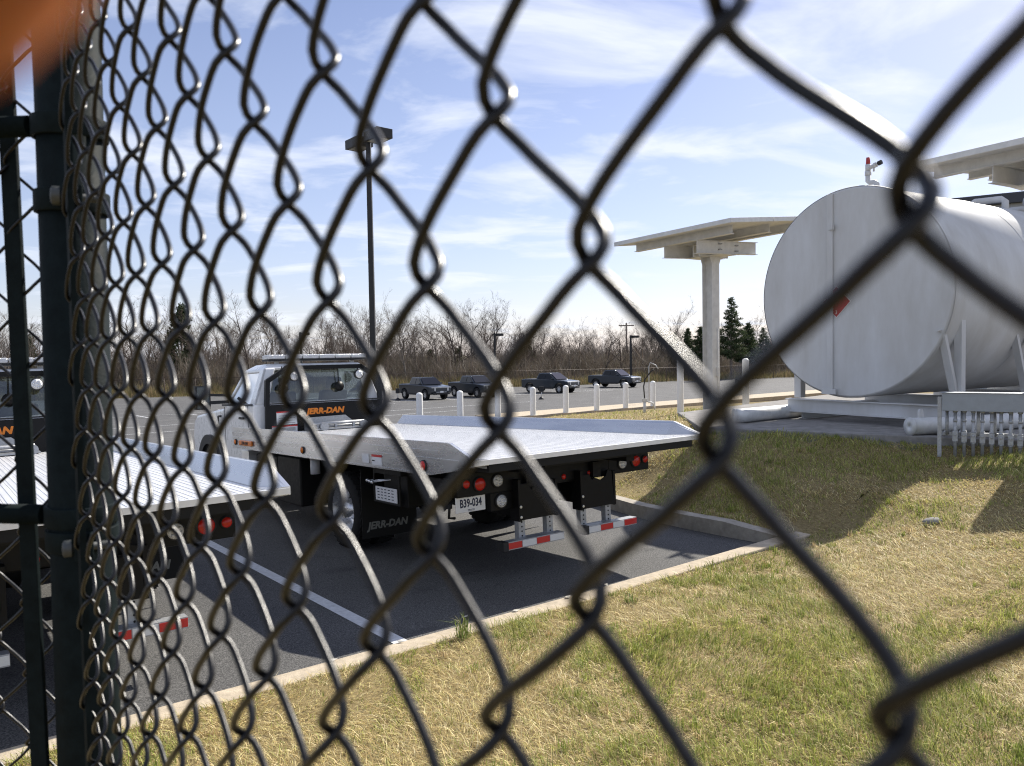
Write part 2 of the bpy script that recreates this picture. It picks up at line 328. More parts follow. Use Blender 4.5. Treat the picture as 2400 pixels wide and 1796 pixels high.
# near kerb (flush concrete edge) and raised kerb on the right, in cast lengths
b = MB()
rr = -40.0
while rr < 1.9:
    r1 = min(rr+3.02, 2.26); c = .004
    pts = []
    for (r, s, z) in ((rr+c, -.60, -2.2), (r1-c, -.60, -2.2), (r1-c, -.43, -2.2), (rr+c, -.43, -2.2)): pts.append(S(r, s, z))
    for (r, s) in ((rr+c, -.60), (r1-c, -.60), (r1-c, -.43), (rr+c, -.43)): pts.append(S(r, s, -1.868 if r < 1.0 else -1.868+.03*(r-1)))
    b.hexa(pts); rr = r1
tag(b.build('near_kerb', M_conc, bevel=.012), kind='structure')
b = MB(); ss = smooth_kerb(44); 
for i in range(len(ss)-1):
    p = []
    for zt in (0, 1):
        for (s, dr) in ((ss[i], 0), (ss[i], .16), (ss[i+1], .16), (ss[i+1], 0)):
            r = kerb_r(s)+dr; z = lot_z(r, s)+(.155 if zt else -.25)
            if zt and s < .2: z = min(z, lot_z(r, s)+.085+.07*(s+.57)/.77)
            p.append(S(r, s, z))
    b.add(p, [(3, 2, 1, 0), (4, 5, 6, 7), (1, 2, 6, 5), (3, 0, 4, 7)]+([(0, 1, 5, 4)] if i == 0 else [])+([(2, 3, 7, 6)] if i == len(ss)-2 else []))
tag(b.build('raised_kerb', mat('kerb_concrete', (.38, .345, .29), .9, 0, 8, .25, .05, .3, 80, spec=.2)), kind='structure')
# lawn surface
P = []
for s in [-40, -26, -18, -12, -8, -6, -5, -4.2, -3.5, -2.9, -2.3, -1.8, -1.4, -1.0, -.61]:
    row = []
    for r in list(np.linspace(-40, -6, 12))+list(np.linspace(-5, 8, 27))+list(np.linspace(9, 45, 16)):
        p = S(r, s, 0); row.append((p.x, p.y, lawn_z(p.x, p.y)))
    P.append(row)
n1_ = len(P)
lawn1 = P
P2 = []
for s in [-.61, -.3, 0, .4, .8, 1.2, 1.6, 2, 2.5, 3, 3.6, 4.2, 5, 6, 7, 8, 9, 10, 11.5, 13, 14.5, 16, 17.1]:
    row = []
    for k in np.linspace(0, 1, 46):
        r0 = kerb_r(s)+.15 if s > -.6 else 2.05; r = r0+(45-r0)*k**1.8; p = S(r, s, 0); row.append((p.x, p.y, lawn_z(p.x, p.y)))
    P2.append(row)
b = MB()
for Q in (lawn1, P2):
    n, m_ = len(Q), len(Q[0]); b.add([p for row in Q for p in row], [(i*m_+j, i*m_+j+1, (i+1)*m_+j+1, (i+1)*m_+j) for i in range(n-1) for j in range(m_-1)], 0, True)
tag(b.build('lawn', M_lawn), kind='structure')
# concrete apron of the fuel island
b = MB()
for i in range(16):
    r0, r1 = 11.6+i*2.2, 11.6+(i+1)*2.2-.012
    b.hexa([S(r0, 17.1, -2.9), S(r1, 17.1, -2.9), S(r1, 19.0, -2.9), S(r0, 19.0, -2.9), S(r0, 17.1, -2.285), S(r1, 17.1, -2.285), S(r1, 19.0, -2.29), S(r0, 19.0, -2.29)])
tag(b.build('apron', M_conc), kind='structure')
b = MB(); PZ = -1.12
pad = PADP
b.prism([(x, y) for x, y in pad], 2, -1.7, PZ)
tag(b.build('concrete_pad', M_concg, bevel=.015), kind='structure')

# ------------------------------------------------------------------ the tow trucks (local: X right, Y forward from the tail, Z up from the deck)
GZ = -1.12
def wheel(parent, x, y, z, R, w, side, rimR, dual=False, front=False):
    """side -1 left, +1 right (outer face)"""
    b = MB(); h = w/2; k = .04
    b.lathe([(rimR, -h*.8), (R*.86, -h), (R-.02, -h*.86), (R, -h*.7), (R, h*.7), (R-.02, h*.86), (R*.86, h), (rimR, h*.8)], (x, y, z), (1, 0, 0), 40)
    for q in range(36):
        a = q*2*math.pi/36
        for e in (-1, 1):
            c = Vector((x+e*h*.42, y+math.cos(a)*(R+.003), z+math.sin(a)*(R+.003))); t = Vector((e*.3, -math.sin(a), math.cos(a)))
            b.bar(c-t*R*.05, c+t*R*.05, h*.7, .012, up=(0, math.cos(a), math.sin(a)))
    ty = b.build('tyre', M_rub, parent)
    b = MB(); o = side*h
    if front: prof = [(rimR+.005, h*.85*side), (rimR-.03, h*.5*side), (rimR*.82, h*.55*side), (rimR*.62, h*.95*side), (rimR*.5, h*1.05*side), (rimR*.34, h*1.1*side), (rimR*.3, h*1.4*side), (0.001, h*1.42*side)]
    else: prof = [(rimR+.005, h*.85*side), (rimR-.02, h*.55*side), (rimR-.035, -h*.5*side), (rimR*.8, -h*.75*side), (rimR*.55, -h*.72*side), (rimR*.5, -h*.3*side), (rimR*.36, 0.1*h*side), (rimR*.34, h*.75*side), (0.001, h*.8*side)]
    b.lathe(prof, (x, y, z), (1, 0, 0), 40)
    for q in range(10):
        a = q*2*math.pi/10; rr_ = rimR*.55; xx = x+(prof[4][1]); b.cyl((xx, y+math.cos(a)*rr_, z+math.sin(a)*rr_), (xx+.05*side, y+math.cos(a)*rr_, z+math.sin(a)*rr_), .016, 6)
    for q in range(8):
        a = (q+.5)*2*math.pi/8; rr_ = rimR*.73; xx = x+(prof[3][1]); b.cyl((xx+.002*side, y+math.cos(a)*rr_, z+math.sin(a)*rr_), (xx+.012*side, y+math.cos(a)*rr_, z+math.sin(a)*rr_), .032, 10, 1)
    b.build('rim', [M_rim, M_blk2], ty)
    return ty
HW = 1.345; DL = 5.9
def lamp(parent, name, x, y, z, r, m, ring=M_plastic, axis=(0, -1, 0), dots=False):
    b = MB(); a = Vector(axis); c = Vector((x, y, z))
    b.lathe([(r*1.18, 0), (r*1.18, .012), (r*1.0, .014)], c, a, 24, 1)
    b.lathe([(r, .010), (r*.9, .02), (r*.5, .026), (.001, .028)], c, a, 24, 0)
    if dots:
        u = a.orthogonal().normalized(); v = a.cross(u)
        for q in range(7):
            g = c+a*.024+(u*math.cos(q*1.047)+v*math.sin(q*1.047))*r*(.58 if q < 6 else 0); b.lathe([(r*.2, 0), (r*.14, .008), (.001, .01)], g, a, 8, 2)
    return b.build(name, [m, ring, M_rim], parent)
def make_truck():
    t = thing('tow_truck', 'white flatbed tow truck with empty silver deck and plate B39-034', 'tow truck')
    # deck -----------------------------------------------------------
    b = MB()
    npl = 26; x0 = -1.2; wpl = 2.4/npl
    for i in range(npl):
        a = x0+i*wpl; b.box(a+.0015, a+wpl-.0015, .02, DL, -.05, 0)
        for q in (0.28, .72): b.box(a+wpl*q-.006, a+wpl*q+.006, .03, DL-.01, 0, .003)
    b.box(-1.2, 1.2, .03, DL, -.07, -.051)
    b.build('deck_floor', M_alu, t)
    for s_ in (-1, 1):
        b = MB()
        st = [(0, -.04, .012), (.33, -.10, .128), (.66, -.15, .13), (DL, -.15, .13)]
        ring = []
        for (y, lo, hi) in st:
            ring.append([(s_*HW, y, lo), (s_*HW, y, hi), (s_*(HW-.03), y, hi), (s_*(HW-.05 if hi > .05 else HW-.05), y, min(hi, .11) if hi > .05 else hi), (s_*1.20, y, .006), (s_*1.20, y, min(lo, -.03)), ])
        n = 6; v = [p for r_ in ring for p in r_]; f = [(i*n+j, i*n+(j+1) % n, (i+1)*n+(j+1) % n, (i+1)*n+j) for i in range(len(st)-1) for j in range(n)]+[tuple(range(n))[::-1], tuple(range((len(st)-1)*n, len(st)*n))]
        b.add(v, f)
        X = s_*HW; e = .006*s_
        for (z0, z1, ya) in ((.118, .132, .36), (.052, .062, .5), (-.012, -.002, .2), (-.152, -.135, .68)):
            b.box(min(X, X+e), max(X, X+e), ya, DL, z0, z1)
        b.build('side_rail', M_rail, t)
    b = MB(); b.box(-1.34, 1.34, -.012, .02, -.035, .004); b.box(-1.2, 1.2, .0, .5, -.10, -.036, 1); b.box(-.6, .6, .05, .3, -.12, -.10, 1)
    b.build('tail_edge', [M_alu, M_blk2], t)
    # side markers and decals on the left and right skins
    for s_ in (-1, 1):
        X = s_*(HW+.002)
        lamp(t, 'marker_light', X, 5.75, -.07, .035, M_amber, axis=(s_, 0, 0)); lamp(t, 'marker_light', X, 3.38, -.07, .035, M_amber, axis=(s_, 0, 0)); lamp(t, 'marker_light', X, .74, -.075, .042, M_red, axis=(s_, 0, 0))
        b = MB(); b.box(min(X, X+.03*s_), max(X, X+.03*s_), 5.05, 5.55, -.105, -.035); sg = b.build('name_lamp', M_amber, t, bevel=.012)
        text('lettering', 'JERR-DAN', .055, M_black, sg, frame((0, -s_*-1, 0), (0, 0, 1), (X+.031*s_, 5.3, -.07)), .001, .2, .002)
        b = MB(); b.box(min(X, X+.002*s_), max(X, X+.002*s_), 1.76, 1.90, -.115, -.03); b.box(min(X, X+.002*s_), max(X, X+.002*s_), 1.5, 1.70, -.125, -.05)
        b.box(min(X, X+.003*s_), max(X, X+.003*s_), 1.5, 1.70, -.049, -.028, 1); b.box(min(X, X+.003*s_), max(X, X+.003*s_), 1.64, 1.69, -.09, -.08, 2)
        b.build('safety_decal', [M_label, M_taper, M_black], t)
        b = MB(); b.box(min(X, X+.002*s_), max(X, X+.002*s_), 2.30, 2.38, -.115, -.02); b.add([(X+.003*s_, 2.31, -.085), (X+.003*s_, 2.37, -.085), (X+.003*s_, 2.34, -.113)], [(0, 1, 2)], 1)
        b.build('arrow_decal', [M_label, M_taper], t)
    # headboard ---------------------------------------------------
    b = MB(); HX = .05
    o_ = [(-.93, -.02), (-.90, .76), (-.58, .96), (.58, .96), (.90, .76), (.93, -.02)]
    b.prism([(x+HX, z) for x, z in [(-.93, -.02), (-.915, .40), (.915, .40), (.93, -.02)]], 1, 5.90, 5.95)
    for i in range(1, 5):
        p, q = o_[i], o_[i+1] if i < 5 else None
    for (p, q) in (((-.893, .38), (-.87, .755)), ((-.87, .74), (-.56, .935)), ((-.6, .925), (.6, .925)), ((.56, .935), (.87, .74)), ((.87, .755), (.893, .38))):
        b.bar((p[0]+HX, 5.93, p[1]), (q[0]+HX, 5.93, q[1]), .06, .075, up=(0, 1, 0))
    b.box(HX-.9, HX+.9, 5.893, 5.899, .405, .425, 1)
    hb = b.build('headboard', [M_black, M_plastic], t, bevel=.006)
    text('lettering', 'JERR-DAN', .115, M_orange, hb, frame((1, 0, 0), (0, 0, 1), (HX-.03, 5.898, .275)), .002, .22, .006, sx=1.12)
    for (xa, xb, za, zb) in ((-.77, -.47, .11, .30), (-.84, -.47, -.0, .10)):
        b = MB(); b.box(xa+HX, xb+HX, 5.895, 5.899, za, zb); b.box(xa+HX, xb+HX, 5.893, 5.897, zb-.02, zb-.0, 1)
        for q in range(4): b.box(xa+HX+.03, xb+HX-.03, 5.893, 5.8945, za+.02+q*(zb-za-.05)/4, za+.026+q*(zb-za-.05)/4, 2)
        b.build('instruction_label', [M_label, M_taper, M_greytext], t)
    for x in (-.50, .52): lamp(t, 'work_lamp', x+HX, 5.86, .80, .062, M_clear, axis=(0, -1, 0), dots=True)
    for x in (-.50, .52):
        b = MB(); b.cyl((x+HX, 5.86, .80), (x+HX, 5.91, .80), .07, 16); b.bar((x+HX, 5.89, .85), (x+HX, 5.92, .93), .02); b.build('lamp_bracket', M_plastic, t)
    b = MB(); b.prism([(-.38+HX, .02), (-.38+HX, .12), (-.30+HX, .19), (.24+HX, .20), (.34+HX, .12), (.34+HX, .02)], 1, 5.80, 5.86)
    b.box(-.40+HX, .50+HX, 5.55, 5.80, .012, .03)
    for x in (-.28, .0, .28): b.bar((x+HX, 5.62, .03), (x+HX, 5.62, .10), .035, .035)
    b.tube([(-.35+HX, 5.62, .10), (.45+HX, 5.62, .10)], .022, 10); b.tube([(-.35+HX, 5.66, .055), (.45+HX, 5.66, .055)], .02, 10)
    for x in (-.2, .42): b.cyl((x+HX, 5.60, .055), (x+HX, 5.54, .055), .06, 18)
    b.build('winch', [M_steel], t)
    # cab ---------------------------------------------------------------
    AY, AZ, AR = 8.2, GZ+.42, .50
    prof = [(6.02, -.52), (7.62, -.55)]+[(AY+AR*math.cos(a), AZ+AR*math.sin(a)) for a in np.linspace(math.pi*.93, math.pi*.07, 14)]+[(8.78, -.58), (9.18, -.56), (9.24, -.1), (9.16, .14), (8.98, .23), (8.2, .30), (7.45, .36), (7.28, .43), (6.02, .43)]
    b = MB(); b.prism(prof, 0, -1.0, 1.0)
    cabb = b.build('cab_body', M_white, t, bevel=.045, seg=3)
    b = MB()
    RZ, PZ_ = .93, .43
    for s_ in (-1, 1):
        xb, xt = s_*.985, s_*.80
        def q(y0, y1, yt0, yt1, th=.05):
            b.hexa([(xb, y0, PZ_-.02), (xb-s_*th, y0, PZ_-.02), (xb-s_*th, y1, PZ_-.02), (xb, y1, PZ_-.02), (xt, yt0, RZ), (xt-s_*th, yt0, RZ), (xt-s_*th, yt1, RZ), (xt, yt1, RZ)])
        q(6.02, 6.24, 6.08, 6.27)              # rear side pillar
        q(7.26, 7.36, 6.86, 6.96, .09)         # windscreen pillar
        b.hexa([(xb, 6.02, PZ_-.02), (xb, 6.07, PZ_-.02), (xb-s_*.20, 6.07, PZ_-.02), (xb-s_*.20, 6.02, PZ_-.02), (xt, 6.08, RZ), (xt, 6.12, RZ), (xt-s_*.16, 6.12, RZ), (xt-s_*.16, 6.08, RZ)])
        b.hexa([(xt+s_*.012, 6.08, RZ-.06), (xt-s_*.05, 6.08, RZ-.06), (xt-s_*.05, 6.95, RZ-.06), (xt+s_*.012, 6.95, RZ-.06), (xt, 6.08, RZ), (xt-s_*.05, 6.08, RZ), (xt-s_*.05, 6.95, RZ), (xt, 6.95, RZ)])
    b.hexa([(-.80, 6.08, RZ-.01), (.80, 6.08, RZ-.01), (.80, 6.96, RZ-.01), (-.80, 6.96, RZ-.01), (-.70, 6.16, RZ+.065), (.70, 6.16, RZ+.065), (.68, 6.82, RZ+.065), (-.68, 6.82, RZ+.065)])
    b.build('cab_roof', M_white, t, bevel=.02, seg=3)
    b = MB(); b.add([(-.80, 6.045, .43), (.80, 6.045, .43), (.66, 6.095, .90), (-.66, 6.095, .90)], [(0, 1, 2, 3)]); b.build('rear_window', glassmat('tinted_glass', (.40, .46, .45), .08), t)
    b = MB(); b.add([(-.90, 7.33, .43), (.90, 7.33, .43), (.72, 6.93, .90), (-.72, 6.93, .90)], [(0, 1, 2, 3)]); b.build('windscreen', M_glass, t)
    for s_ in (-1, 1):
        b = MB(); b.add([(s_*.965, 6.22, .41), (s_*.965, 7.28, .41), (s_*.79, 6.88, .88), (s_*.79, 6.25, .88)], [(0, 1, 2, 3)]); b.build('side_window', M_glass, t)
        b = MB(); X = s_*1.0
        for (ya, za, yb, zb) in ((6.27, -.42, 6.27, .42), (7.38, -.42, 7.38, .38), (6.27, -.42, 7.38, -.42)): b.bar((X+s_*.001, ya, za), (X+s_*.001, yb, zb), .010, .006, up=(1, 0, 0))
        b.box(min(X, X+.004*s_), max(X, X+.004*s_), 6.05, 7.5, .395, .425)
        dr = b.build('door_seam', M_dark, t)
        b = MB(); b.bar((X+.03*s_, 6.38, .22), (X+.03*s_, 6.58, .22), .03, .035); b.build('door_handle', M_plastic, t, bevel=.008)
        b = MB(); b.prism([(AY+r_*math.cos(a), AZ+r_*math.sin(a)) for r_, rg in ((AR-.02, np.linspace(math.pi*.94, math.pi*.06, 18)), (AR+.13, np.linspace(math.pi*.06, math.pi*.94, 18))) for a in rg], 0, min(s_*.98, s_*1.055), max(s_*.98, s_*1.055))
        b.build('wheel_arch_trim', M_plastic, t)
        b = MB(); b.box(-.10*s_+s_*.9-.1, -.10*s_+s_*.9+.1, 7.72, 8.7, -.5, -.1, 0); b.build('wheel_well', M_blk2, t)
        b = MB(); b.bar((s_*.98, 7.2, .46), (s_*1.30, 7.28, .46), .04, .05); b.bar((s_*.98, 7.15, .56), (s_*1.30, 7.26, .58), .035, .04); mr = b.build('mirror_arm', M_plastic, t)
        b = MB(); b.box(min(s_*1.24, s_*1.46), max(s_*1.24, s_*1.46), 7.24, 7.34, .36, .72); b.box(min(s_*1.26, s_*1.44), max(s_*1.26, s_*1.44), 7.232, 7.239, .46, .70, 1); b.box(min(s_*1.26, s_*1.44), max(s_*1.26, s_*1.44), 7.232, 7.239, .375, .45, 1)
        b.build('wing_mirror', [M_plastic, M_mirror], t, bevel=.02, seg=3)
        b = MB(); b.box(min(s_*1.0, s_*1.02), max(s_*1.0, s_*1.02), 7.55, 7.66, .22, .25); b.box(min(s_*1.0, s_*1.012), max(s_*1.0, s_*1.012), 7.70, 7.74, .10, .24); b.build('fender_badge', M_plastic, t)
        b = MB(); b.box(min(s_*.78, s_*1.0), max(s_*.78, s_*1.0), 6.35, 7.25, -.66, -.60); b.build('running_board', M_plastic, t)
    b = MB()
    for x in (-.42, .42):
        b.hexa([(x-.24, 6.55, .0), (x+.24, 6.55, .0), (x+.24, 6.75, .0), (x-.24, 6.75, .0), (x-.22, 6.42, .58), (x+.22, 6.42, .58), (x+.22, 6.54, .58), (x-.22, 6.54, .58)])
        b.hexa([(x-.13, 6.42, .60), (x+.13, 6.42, .60), (x+.13, 6.52, .60), (x-.13, 6.52, .60), (x-.12, 6.42, .78), (x+.12, 6.42, .78), (x+.12, 6.50, .78), (x-.12, 6.50, .78)])
    b.build('seats', M_seat, t, bevel=.035, seg=3)
    b = MB(); b.box(-.85, .85, 6.95, 7.3, .2, .44); b.tube([(-.42+.19*math.cos(a), 6.93+.04*math.sin(a), .42+.17*math.sin(a)) for a in np.linspace(0, 2*math.pi, 20)], .016, 6); b.box(-.12, .12, 6.86, 6.88, .72, .79)
    b.build('dashboard', M_seat, t)
    for x in (-.62, .25):
        b = MB(); b.lathe([(.075, 0), (.075, .012), (.001, .014)], (x+HX, 6.0, .63), (0, -1, 0), 20); b.bar((x+HX, 6.02, .63), (x+HX, 6.02, .95), .012); b.build('round_mirror', M_black, t)
    # light bar
    b = MB(); b.box(-.72, .84, 6.12, 6.42, 1.035, 1.06, 1)
    for i in range(6):
        xa = -.72+i*.26; b.box(xa+.006, xa+.254, 6.13, 6.41, 1.06, 1.125, 0); b.box(xa+.03, xa+.23, 6.17, 6.37, 1.07, 1.112, 2)
    b.bar((-.55, 6.27, .98), (-.55, 6.27, 1.04), .06); b.bar((.65, 6.27, .98), (.65, 6.27, 1.04), .06)
    b.build('light_bar', [M_clear, M_plastic, M_rim], t, bevel=.012)
    # front end
    b = MB(); b.box(-1.02, 1.02, 9.2, 9.36, -.62, -.38); b.build('front_bumper', M_rim, t, bevel=.04, seg=3)
    b = MB(); b.box(-.7, .7, 9.2, 9.24, -.28, .12); b.build('grille', M_plastic, t)
    for x in (-.85, .85): b = MB(); b.box(x-.13, x+.13, 9.15, 9.25, -.2, .1); b.build('headlight', M_clear, t, bevel=.03)
    # chassis ------------------------------------------------------------
    b = MB()
    for s_ in (-1, 1): b.box(s_*.43-.04, s_*.43+.04, .62, 8.9, -.62, -.36); b.box(s_*.40-.05, s_*.40+.05, .5, 5.8, -.34, -.20); b.box(s_*.55-.05, s_*.55+.05, .2, 5.85, -.19, -.07)
    for y in (1.2, 2.0, 3.6, 4.6, 5.6): b.box(-.85, .85, y-.06, y+.06, -.30, -.08)
    b.box(-1.15, 1.15, .56, .62, -.34, -.12); b.cyl((-1.0, 2.88, GZ+.405), (1.0, 2.88, GZ+.405), .09, 12); b.lathe([(.05, -.2), (.2, -.1), (.2, .1), (.05, .2)], (0, 2.88, GZ+.41), (1, 0, 0), 16)
    b.tube([(0, 3.0, -.68), (0, 5.5, -.55)], .06, 10); b.box(-.36, .36, 6.5, 8.6, -.75, -.2); b.cyl((-.95, 8.2, GZ+.405), (.95, 8.2, GZ+.405), .07, 12)
    b.build('chassis_frame', M_blk2, t)
    b = MB(); b.box(-1.15, -.62, 4.0, 4.75, -.80, -.22); b.box(.62, 1.15, 3.9, 5.2, -.80, -.22); b.box(-1.1, -.62, 4.9, 5.7, -.74, -.25); b.build('tool_box', M_blk2, t, bevel=.02)
    b = MB(); b.box(-1.2, -.68, 5.72, 6.0, -.42, -.2); b.build('step_plate', M_alu, t, bevel=.01)
    b = MB(); b.cyl((-1.14, 3.56, -.37), (-1.14, 3.56, -.19), .055, 16); b.cyl((-1.14, 3.56, -.19), (-1.14, 3.56, -.165), .062, 16); b.build('oil_filter', M_label, t)
    # rear wheels, flaps
    for s_ in (-1, 1):
        wheel(t, s_*1.03, 2.88, GZ+.405, .405, .23, s_, .262); wheel(t, s_*.76, 2.88, GZ+.405, .405, .23, s_, .262)
        wheel(t, s_*.90, 8.2, GZ+.405, .405, .24, s_, .262, front=True)
        b = MB(); b.box(s_*.92-.31, s_*.92+.31, 2.20, 2.212, -.92, -.22); fl = b.build('mud_flap', M_blk2, t)
        text('lettering', 'JERR-DAN', .10, M_greytext, fl, frame((1, 0, 0), (0, 0, 1), (s_*.92-.03, 2.197, -.80)), .001, .22, .004)
    # control box with label and levers, left side
    b = MB(); b.box(-1.27, -.75, 1.30, 1.85, -.22, -.16); b.bar((-1.25, 1.86, -.18), (-1.25, 1.86, -.5), .02); b.bar((-1.25, 1.36, -.18), (-1.25, 1.36, -.5), .02); b.bar((-1.25, 1.86, -.49), (-1.25, 1.36, -.49), .02); b.box(-1.18, -.75, 1.34, 1.8, -.52, -.22)
    b.build('control_box', M_blk2, t, bevel=.006)
    b = MB(); b.hexa([(-1.262, 1.40, -.475), (-1.256, 1.40, -.475), (-1.256, 1.82, -.475), (-1.262, 1.82, -.475), (-1.262, 1.40, -.345), (-1.256, 1.40, -.345), (-1.256, 1.82, -.345), (-1.262, 1.82, -.345)])
    for q in range(5):
        for w in range(4): b.box(-1.2635, -1.2625, 1.46+q*.07, 1.50+q*.07, -.37-w*.028, -.362-w*.028, 1)
    b.build('control_label', [M_label, M_ink], t)
    b = MB()
    for q in range(3): y = 1.84+q*.05; b.tube([(-1.15, 1.62, -.28), (-1.28, y, -.31+.005*q)], .007, 6); b.lathe([(.001, -.018), (.014, -.012), (.018, 0), (.014, .012), (.001, .018)], (-1.285, y, -.31+.005*q), (0, 0, 1), 10)
    b.build('control_lever', M_rim, t)
    # tail: light boxes, plate, beam
    b = MB(); b.box(-1.15, -.49, .555, .64, -.36, -.16); b.build('light_box', M_black, t, bevel=.006)
    b = MB(); b.box(.61, 1.17, .555, .64, -.35, -.16); b.build('light_box', M_black, t, bevel=.006)
    b = MB(); b.box(-.80, -.50, .57, .63, -.52, -.361); b.build('light_box', M_black, t, bevel=.006)
    Y = .554
    lamp(t, 'reversing_lamp', -.73, Y, -.255, .052, M_clear, dots=True); lamp(t, 'tail_lamp', -.92, Y, -.265, .055, M_red); lamp(t, 'tail_lamp', -1.06, Y, -.25, .035, M_red)
    lamp(t, 'reversing_lamp', .79, Y, -.255, .052, M_clear, dots=True); lamp(t, 'tail_lamp', .98, Y, -.25, .055, M_red); lamp(t, 'tail_lamp', 1.11, Y, -.245, .035, M_red); lamp(t, 'flood_lamp', -.69, .568, -.44, .056, M_clear, dots=True)
    b = MB(); b.box(-.50, .62, .57, .68, -.36, -.24); b.build('rear_beam', M_black, t, bevel=.008)
    for x in (.03, .35): lamp(t, 'marker_light', x, .569, -.305, .026, M_red)
    b = MB(); b.box(-1.145, -.84, .59, .60, -.495, -.345); pl_ = b.build('number_plate', M_label, t, bevel=.008)
    text('lettering', 'B39-034', .098, M_ink, pl_, frame((1, 0, 0), (0, 0, 1), (-.992, .589, -.42)), .001, 0, .0025, sx=.68)
    text('lettering', 'TRUCK', .022, M_ink, pl_, frame((1, 0, 0), (0, 0, 1), (-.99, .589, -.478)), .001); text('lettering', 'VIRGINIA', .022, M_ink, pl_, frame((1, 0, 0), (0, 0, 1), (-1.0, .589, -.362)), .001); text('lettering', '23', .02, M_ink, pl_, frame((1, 0, 0), (0, 0, 1), (-.872, .589, -.36)), .001)
    b = MB(); b.box(-1.2, -1.16, .62, .9, -.45, -.2); b.tube([(-1.14, .62, -.38), (-1.2, .6, -.42), (-1.21, .6, -.52), (-1.15, .6, -.53)], .012, 8); b.build('tow_hook', M_blk2, t)
    # bumper legs with reflective bars
    for s_ in (-1, 1):
        c = .365*s_+.03
        b = MB()
        b.prism([(c-.21, -.30), (c-.21, -.62), (c+.19, -.62), (c+.17, -.30), (c+.12, -.28), (c+.09, -.34), (c+.02, -.37), (c-.06, -.34), (c-.09, -.36), (c-.12, -.30)], 1, .47, .482)
        b.box(c-.235, c-.205, .47, .60, -.63, -.26); b.box(c+.185, c+.215, .47, .60, -.63, -.30)
        for z in (-.5, -.59): b.cyl((c-.22, .465, z), (c-.22, .455, z), .014, 8, 1)
        b.build('bumper_leg', [M_black, M_rim], t, bevel=.004)
        b = MB()
        for x in (c-.19, c+.13): b.box(x-.035, x+.035, .50, .56, -.80, -.60)
        for x in (c-.19, c+.13):
            for z in (-.64, -.68, -.72, -.76): b.cyl((x, .501, z), (x, .498, z), .008, 8, 1)
        b.box(c-.16, c+.10, .51, .53, -.79, -.77); b.build('leg_strut', [M_steel, M_blk2], t)
        b = MB(); x0 = c-.37+s_*.10; b.box(x0, x0+.055, .40, .50, -.845, -.765, 1)
        x = x0+.056
        for i, w in enumerate((.15, .16, .15, .17)): b.box(x, x+w-.001, .405, .495, -.84, -.77, 0); b.box(x+.002, x+w-.003, .402, .4045, -.832, -.778, 2 if (i+(s_ > 0)) % 2 == 0 else 3); x += w
        b.build('reflector_bar', [M_steel, M_plastic, M_taper, M_tapew], t, bevel=.002)
    return t
tr = make_truck()
p_ = rad(-2.46); f3 = Vector((math.cos(TY)*math.cos(p_), math.sin(TY)*math.cos(p_), math.sin(p_))); r3 = Vector((math.sin(TY), -math.cos(TY), 0)); u3 = r3.cross(f3)
def place_truck(t, o):
    t.rotation_euler = Matrix(((r3.x, f3.x, u3.x), (r3.y, f3.y, u3.y), (r3.z, f3.z, u3.z))).to_euler(); t.location = o
O1 = Vector((.768, 6.645, -.822)); place_truck(tr, O1)
tr2 = dup(tr, 'second white flatbed tow truck, in the next bay behind the fence post'); place_truck(tr2, O1+r3*-4.21+f3*-.22)
tr['group'] = tr2['group'] = 'flatbed tow trucks in the bays'

# ------------------------------------------------------------------ fuel tank on its skid
def ray(x, y): return FWD+RT*((x-1200)/1801)-UP*((y-898)/1801)
def at(x, y, d): return ray(x, y)*d
TA = rad(32.5); AX = Vector((math.cos(TA), math.sin(TA), 0)); AS = Vector((-AX.y, AX.x, 0)); TC = at(1988, 687, 11.3); TRD = 1.54; TL = 6.6
tank = thing('fuel_tank', 'huge white cylindrical fuel tank with a red flammable placard, lying on a steel skid', 'fuel tank')
b = MB()
b.lathe([(.001, .0), (TRD-.03, .0), (TRD, .03), (TRD, TL-.03), (TRD-.03, TL), (.001, TL)], TC, AX, 128)
o = b.build('tank_shell', M_tank, tank); 
for p in o.data.polygons:
    if abs(p.normal.dot(AX)) > .95: p.use_smooth = False
b = MB()
for h in (.03, 2.2, 4.4, 6.5): b.lathe([(TRD+.002, h-.012), (TRD+.008, h), (TRD+.002, h+.012)], TC, AX, 128)
b.build('weld_seam', M_tank, tank)
def TP(a, s_, z): return TC+AX*a+AS*s_+Vector((0, 0, z))     # along axis, sideways (left), up from the centre
b = MB(); b.hexa([TP(-.03, .34, -1.50), TP(-.03, .24, -1.50), TP(0, .24, -1.50), TP(0, .34, -1.50), TP(-.03, .34, 1.49), TP(-.03, .24, 1.49), TP(0, .24, 1.49), TP(0, .34, 1.49)])
b.hexa([TP(-.06, .41, -1.50), TP(-.06, .17, -1.50), TP(-.031, .17, -1.50), TP(-.031, .41, -1.50), TP(-.06, .41, -1.42), TP(-.06, .17, -1.42), TP(-.031, .17, -1.42), TP(-.031, .41, -1.42)])
b.hexa([TP(-.08, .27, .95), TP(-.08, .21, .95), TP(-.031, .21, .95), TP(-.031, .27, .95), TP(-.08, .27, 1.03), TP(-.08, .21, 1.03), TP(-.031, .21, 1.03), TP(-.031, .27, 1.03)])
b.build('end_strip', M_tank, tank, bevel=.004)
b = MB(); c0 = (.19, -.12); R_ = .24
def diam(r_, a_): return [TP(a_, c0[0]+dx_*r_, c0[1]+dz_*r_) for dx_, dz_ in ((0, -1), (-1, 0), (0, 1), (1, 0))]
b.hexa(diam(R_, -.006)+diam(R_, -.003), 1); b.hexa(diam(R_*.93, -.010)+diam(R_*.93, -.007), 0)
fl = [(0, .13), (.035, .09), (.03, .06), (.05, .075), (.055, .03), (.035, 0), (-.035, 0), (-.055, .035), (-.03, .06), (-.022, .095)]
